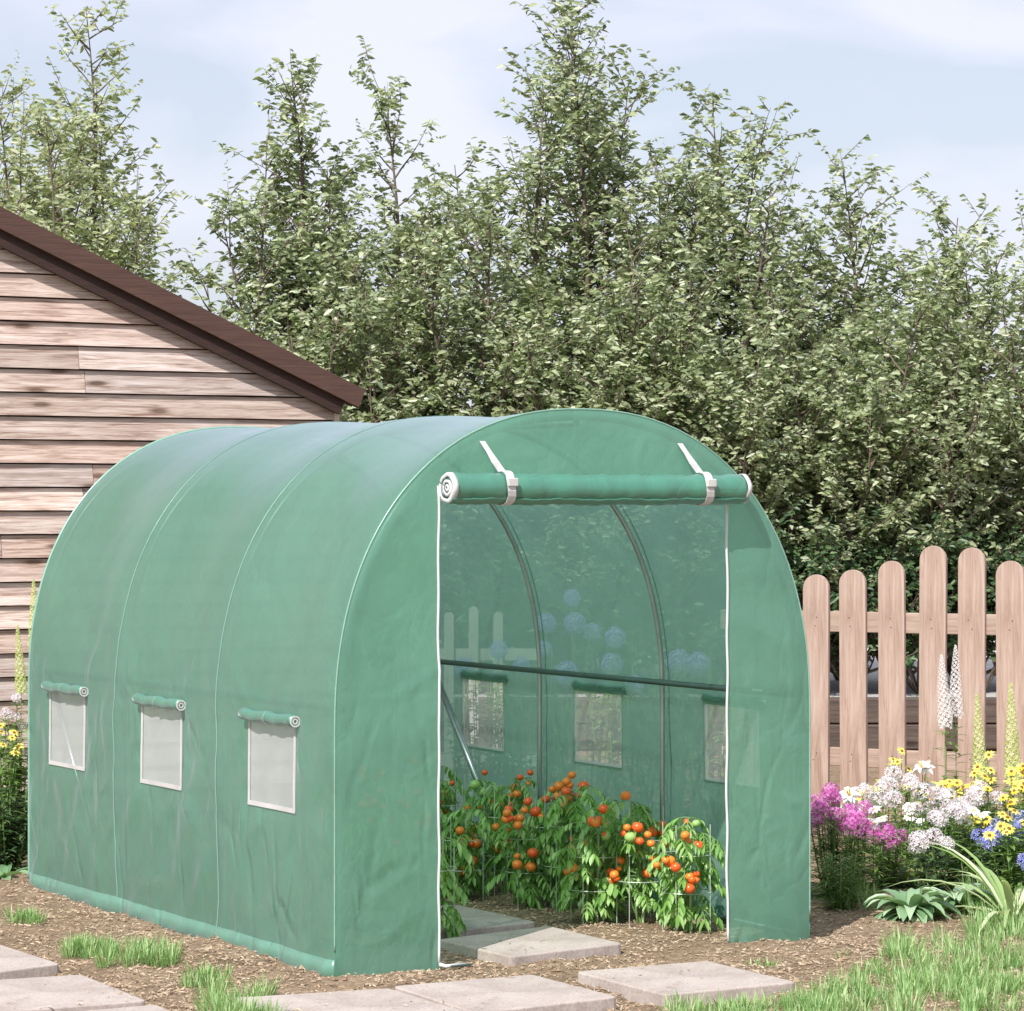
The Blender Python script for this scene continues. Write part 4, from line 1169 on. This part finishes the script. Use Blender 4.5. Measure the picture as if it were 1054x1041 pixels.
put('phlox_plant', 866, 938, 868, .10, 10, None, 'grassy flowerless plant below the magenta flowers', 'plant', dens=60, lw=.007, ll=.10)
put('lily_plant', 862, 905, 806, .10, 3, 'lily', 'white lilies above the magenta flowers', 'flowering plant', dens=14, lw=.016, ll=.09)
put('lily_plant', 898, 922, 828, .06, 2, 'whited', 'two white daisy-like flowers among the magenta ones', 'flowering plant', dens=12, bs=.9)
G2 = 'pale pink flower clumps in front of the fence'
put('phlox_plant', 912, 895, 790, .18, 7, 'palepink', 'pale pink flower clump just left of the tall white bloom', 'flowering plant', group=G2, dens=14, lw=.02, ll=.08, bs=1.0)
put('phlox_plant', 948, 915, 800, .21, 10, 'palepink', 'largest pale pink flower clump, above the striped hosta', 'flowering plant', group=G2, dens=16, lw=.022, ll=.09)
put('phlox_plant', 968, 925, 840, .10, 6, 'palepink', 'short pale pink flower clump over dark leaves near the hosta', 'flowering plant', group=G2, dens=22, lw=.024, ll=.09, leaf='dark_leaf')
put('lily_plant', 952, 900, 780, .05, 3, 'lily', 'tall white lily bloom between the yellow flowers, before the fourth picket', 'flowering plant', dens=12, lw=.018, ll=.09)
put('lily_plant', 1008, 900, 800, .10, 6, 'palepink', 'creamy white bloom in front of the fifth picket, amid yellow daisies', 'flowering plant', dens=12, lw=.018, ll=.09, bs=1.1)
G3 = 'yellow daisies in front of the fence'
put('daisy_plant', 900, 880, 798, .10, 6, 'yellow_s', 'small yellow daisies before the second and third pickets', 'flowering plant', group=G3, dens=18, lw=.016, ll=.07)
put('daisy_plant', 925, 880, 772, .12, 6, 'yellow_s', 'tall thin yellow daisies in front of the third picket', 'flowering plant', group=G3, dens=18, lw=.016, ll=.07)
put('daisy_plant', 978, 895, 790, .13, 10, 'yellow', 'yellow daisies left of the creamy bloom, before the fence', 'flowering plant', group=G3, dens=22, lw=.018, ll=.08)
put('daisy_plant', 1030, 900, 788, .16, 15, 'yellow', 'largest yellow daisy clump, right of the creamy bloom', 'flowering plant', group=G3, dens=24, lw=.018, ll=.08)
put('daisy_plant', 1000, 910, 835, .14, 10, 'yellow', 'low yellow daisies over dark leaves, behind the hosta', 'flowering plant', group=G3, dens=26, lw=.022, ll=.09, leaf='dark_leaf')
put('daisy_plant', 1065, 890, 780, .14, 12, 'yellow', 'yellow daisies cut by the right photo edge', 'flowering plant', group=G3, dens=22, lw=.018, ll=.08)
put('daisy_plant', 950, 893, 800, .16, 9, 'yellow_s', 'yellow daisies peeking out between the pale pink blooms', 'flowering plant', group=G3, dens=30, lw=.02, ll=.09)
put('daisy_plant', 1046, 930, 818, .16, 12, 'yellow_s', 'yellow daisies just above the violet-blue flowers', 'flowering plant', group=G3, dens=34, lw=.02, ll=.09)
put('daisy_plant', 1012, 890, 770, .14, 9, 'yellow_s', 'tall yellow daisies between the two lime green spires', 'flowering plant', group=G3, dens=40, lw=.02, ll=.09)
put('lily_plant', 985, 915, 824, .14, 7, 'whited', 'white round flowers at the right end of the pale pink blooms', 'flowering plant', dens=24, lw=.02, ll=.09, bs=.8)
put('lily_plant', 926, 905, 812, .12, 6, 'whited', 'white round flowers at the left end of the pale pink blooms', 'flowering plant', dens=24, lw=.02, ll=.09, bs=.75)
G4 = 'blue and violet flower clumps at the right'
put('violet_plant', 1020, 925, 845, .13, 9, 'bluec', 'violet-blue flowers left of the long striped blades', 'flowering plant', group=G4, dens=24, lw=.018, ll=.08, leaf='dark_leaf')
put('violet_plant', 1050, 925, 838, .13, 10, 'bluec', 'violet-blue flowers at the right photo edge', 'flowering plant', group=G4, dens=24, lw=.018, ll=.08, leaf='dark_leaf')
put('violet_plant', 1072, 945, 870, .12, 7, 'bluec', 'lowest violet-blue flowers, half outside the right edge', 'flowering plant', group=G4, dens=22, lw=.016, ll=.08)
# spires
def spire(px, depth, top_py, kind, label, seed, L=.42, bs=1.0, nst=1, spread=.03):
    p = at(px, depth); h = CH - (top_py - CY) * depth / F - L * bs
    return plant('spire_plant', p, h, spread, nst, kind, label, 'flowering plant', seed, dens=34, lw=.018, ll=.10, bs=bs, basal=14)
spire(973, 15.2, 655, 'wspike', 'left and lower of the twin white flower spikes before the fifth picket', 701, bs=.95)
spire(986, 15.4, 640, 'wspike', 'right and taller of the twin white flower spikes before the fifth picket', 702, bs=1.0)
spire(1008, 15.0, 700, 'lspike', 'lime green flower spire in front of the fifth picket', 703, bs=1.0)
spire(1041, 15.0, 695, 'lspike', 'lime green flower spire in front of the sixth picket', 704, bs=1.05)
# hosta
def rosette(name, px, py, n, L, W_, leaf, label, seed, cat='plant', rise=(.3, 1.4), droop=1.0):
    rr = random.Random(seed); root = empty(name, g(px, py), 0); tag(root, label, cat)
    mb = MB()
    for k in range(n):
        a = rr.uniform(0, 6.28); q = Vector((math.cos(a), math.sin(a), rr.uniform(*rise)))
        mb.blade((q.x * .02, q.y * .02, 0), q, L * rr.uniform(.7, 1.15), W_ * rr.uniform(.8, 1.2), droop, 7, fold=.2)
    mb.build('foliage', M[leaf], root, smooth=True)
    st = MB(); st.tube([(0, 0, -.02), (0, 0, .03)], .012, 6); st.build('stem', M['tomato_stem'], root); return root
rosette('hosta_plant', 938, 946, 46, .22, .062, 'hosta_leaf', 'pale green hosta clump on the soil below the pink flowers', 801, rise=(.9, 4), droop=2.3)
rosette('hosta_plant', 984, 940, 42, .21, .058, 'hosta_leaf', 'pale green hosta clump right of the first, in the grass', 802, rise=(.9, 4), droop=2.3)
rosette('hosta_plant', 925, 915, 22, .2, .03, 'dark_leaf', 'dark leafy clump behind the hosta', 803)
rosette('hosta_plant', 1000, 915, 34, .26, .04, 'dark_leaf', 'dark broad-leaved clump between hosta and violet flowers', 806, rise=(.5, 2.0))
rosette('grass_clump', 1042, 950, 30, .48, .024, 'pale_blade', 'long striped arching blades at the right edge', 804, rise=(.5, 2.4), droop=1.4)
rosette('hosta_plant', 3, 905, 14, .16, .06, 'hosta_leaf', 'broad pale leaves at the left photo edge near the soil', 805)
# left bed
put('daisy_plant', -5, 880, 730, .18, 16, 'yellow_s', 'bushy plant with small yellow flowers at the left photo edge', 'flowering plant', dens=60, lw=.018, ll=.09)
put('daisy_plant', 22, 875, 770, .12, 10, None, 'low green leafy plant against the greenhouse rear left corner', 'plant', dens=60, lw=.018, ll=.09)
put('violet_plant', 12, 868, 700, .14, 12, 'palepink', 'tall pinkish lilac flowers against the shed at the left edge', 'flowering plant', dens=50, lw=.018, ll=.08, bs=.6)
put('daisy_plant', -35, 872, 745, .2, 14, 'yellow_s', 'leafy yellow flowering plant mostly outside the left edge', 'flowering plant', dens=60, lw=.018, ll=.09, leaf='dark_leaf')
put('daisy_plant', 8, 896, 800, .14, 12, None, 'dark green leafy plant above the broad pale leaves, left edge', 'plant', dens=60, lw=.02, ll=.09, leaf='dark_leaf')
spire(31, 15.0, 548, 'lspike', 'tall lime green spire rising beside the greenhouse rear, left of the roof', 711, bs=1.0)
spire(22, 15.0, 640, 'lspike', 'shorter lime green spire at the left, low against the shed wall', 712, bs=.7)
spire(68, 15.6, 522, 'lspike', 'lime green spire tip showing over the greenhouse rear shoulder', 713, bs=.8)
spire(150, 15.9, 448, 'wspike', 'white flower tip showing over the greenhouse roof before the shed', 714, bs=.6)
# alliums behind the tunnel
AL = [(512, 627), (563, 601), (590, 580), (610, 625), (634, 631), (590, 603), (651, 672), (560, 652), (538, 668), (585, 655), (628, 650), (700, 640), (720, 660), (480, 650)]
LA = ['far left, near the door zip side', 'left group, upper', 'highest of all', 'middle, right of the highest', 'right of the middle pair', 'directly under the highest', 'lowest at the right', 'left group, lower', 'lowest at the left', 'centre, between the rows', 'right, just under its neighbour', 'near the front hoop', 'farthest right', 'leftmost, behind the rear hoop']
for k, ((px, py), la) in enumerate(zip(AL, LA)):
    dp = 15.2 + (k % 4) * .2; z = CH - (py - CY) * dp / F; p = at(px, dp)
    plant('allium_plant', p, z, .01, 1, 'ball', 'blue allium ball seen through the green film, ' + la, 'flowering plant', 900 + k, dens=2, basal=8, ll=.16, lw=.02, group='blue alliums behind the greenhouse')
AG = [(500, 15.3), (548, 15.4), (600, 15.3), (645, 15.2), (690, 15.1), (735, 15.0)]
for k, (px, dp) in enumerate(AG):
    p = at(px, dp)
    plant('leafy_shrub', p, 1.0, .24, 22, None, ['leftmost', 'second', 'third', 'fourth', 'fifth', 'rightmost'][k] + ' from the left of the leafy border plants behind the green film', 'plant', 950 + k, dens=34, lw=.022, ll=.1, group='leafy border plants behind the greenhouse')
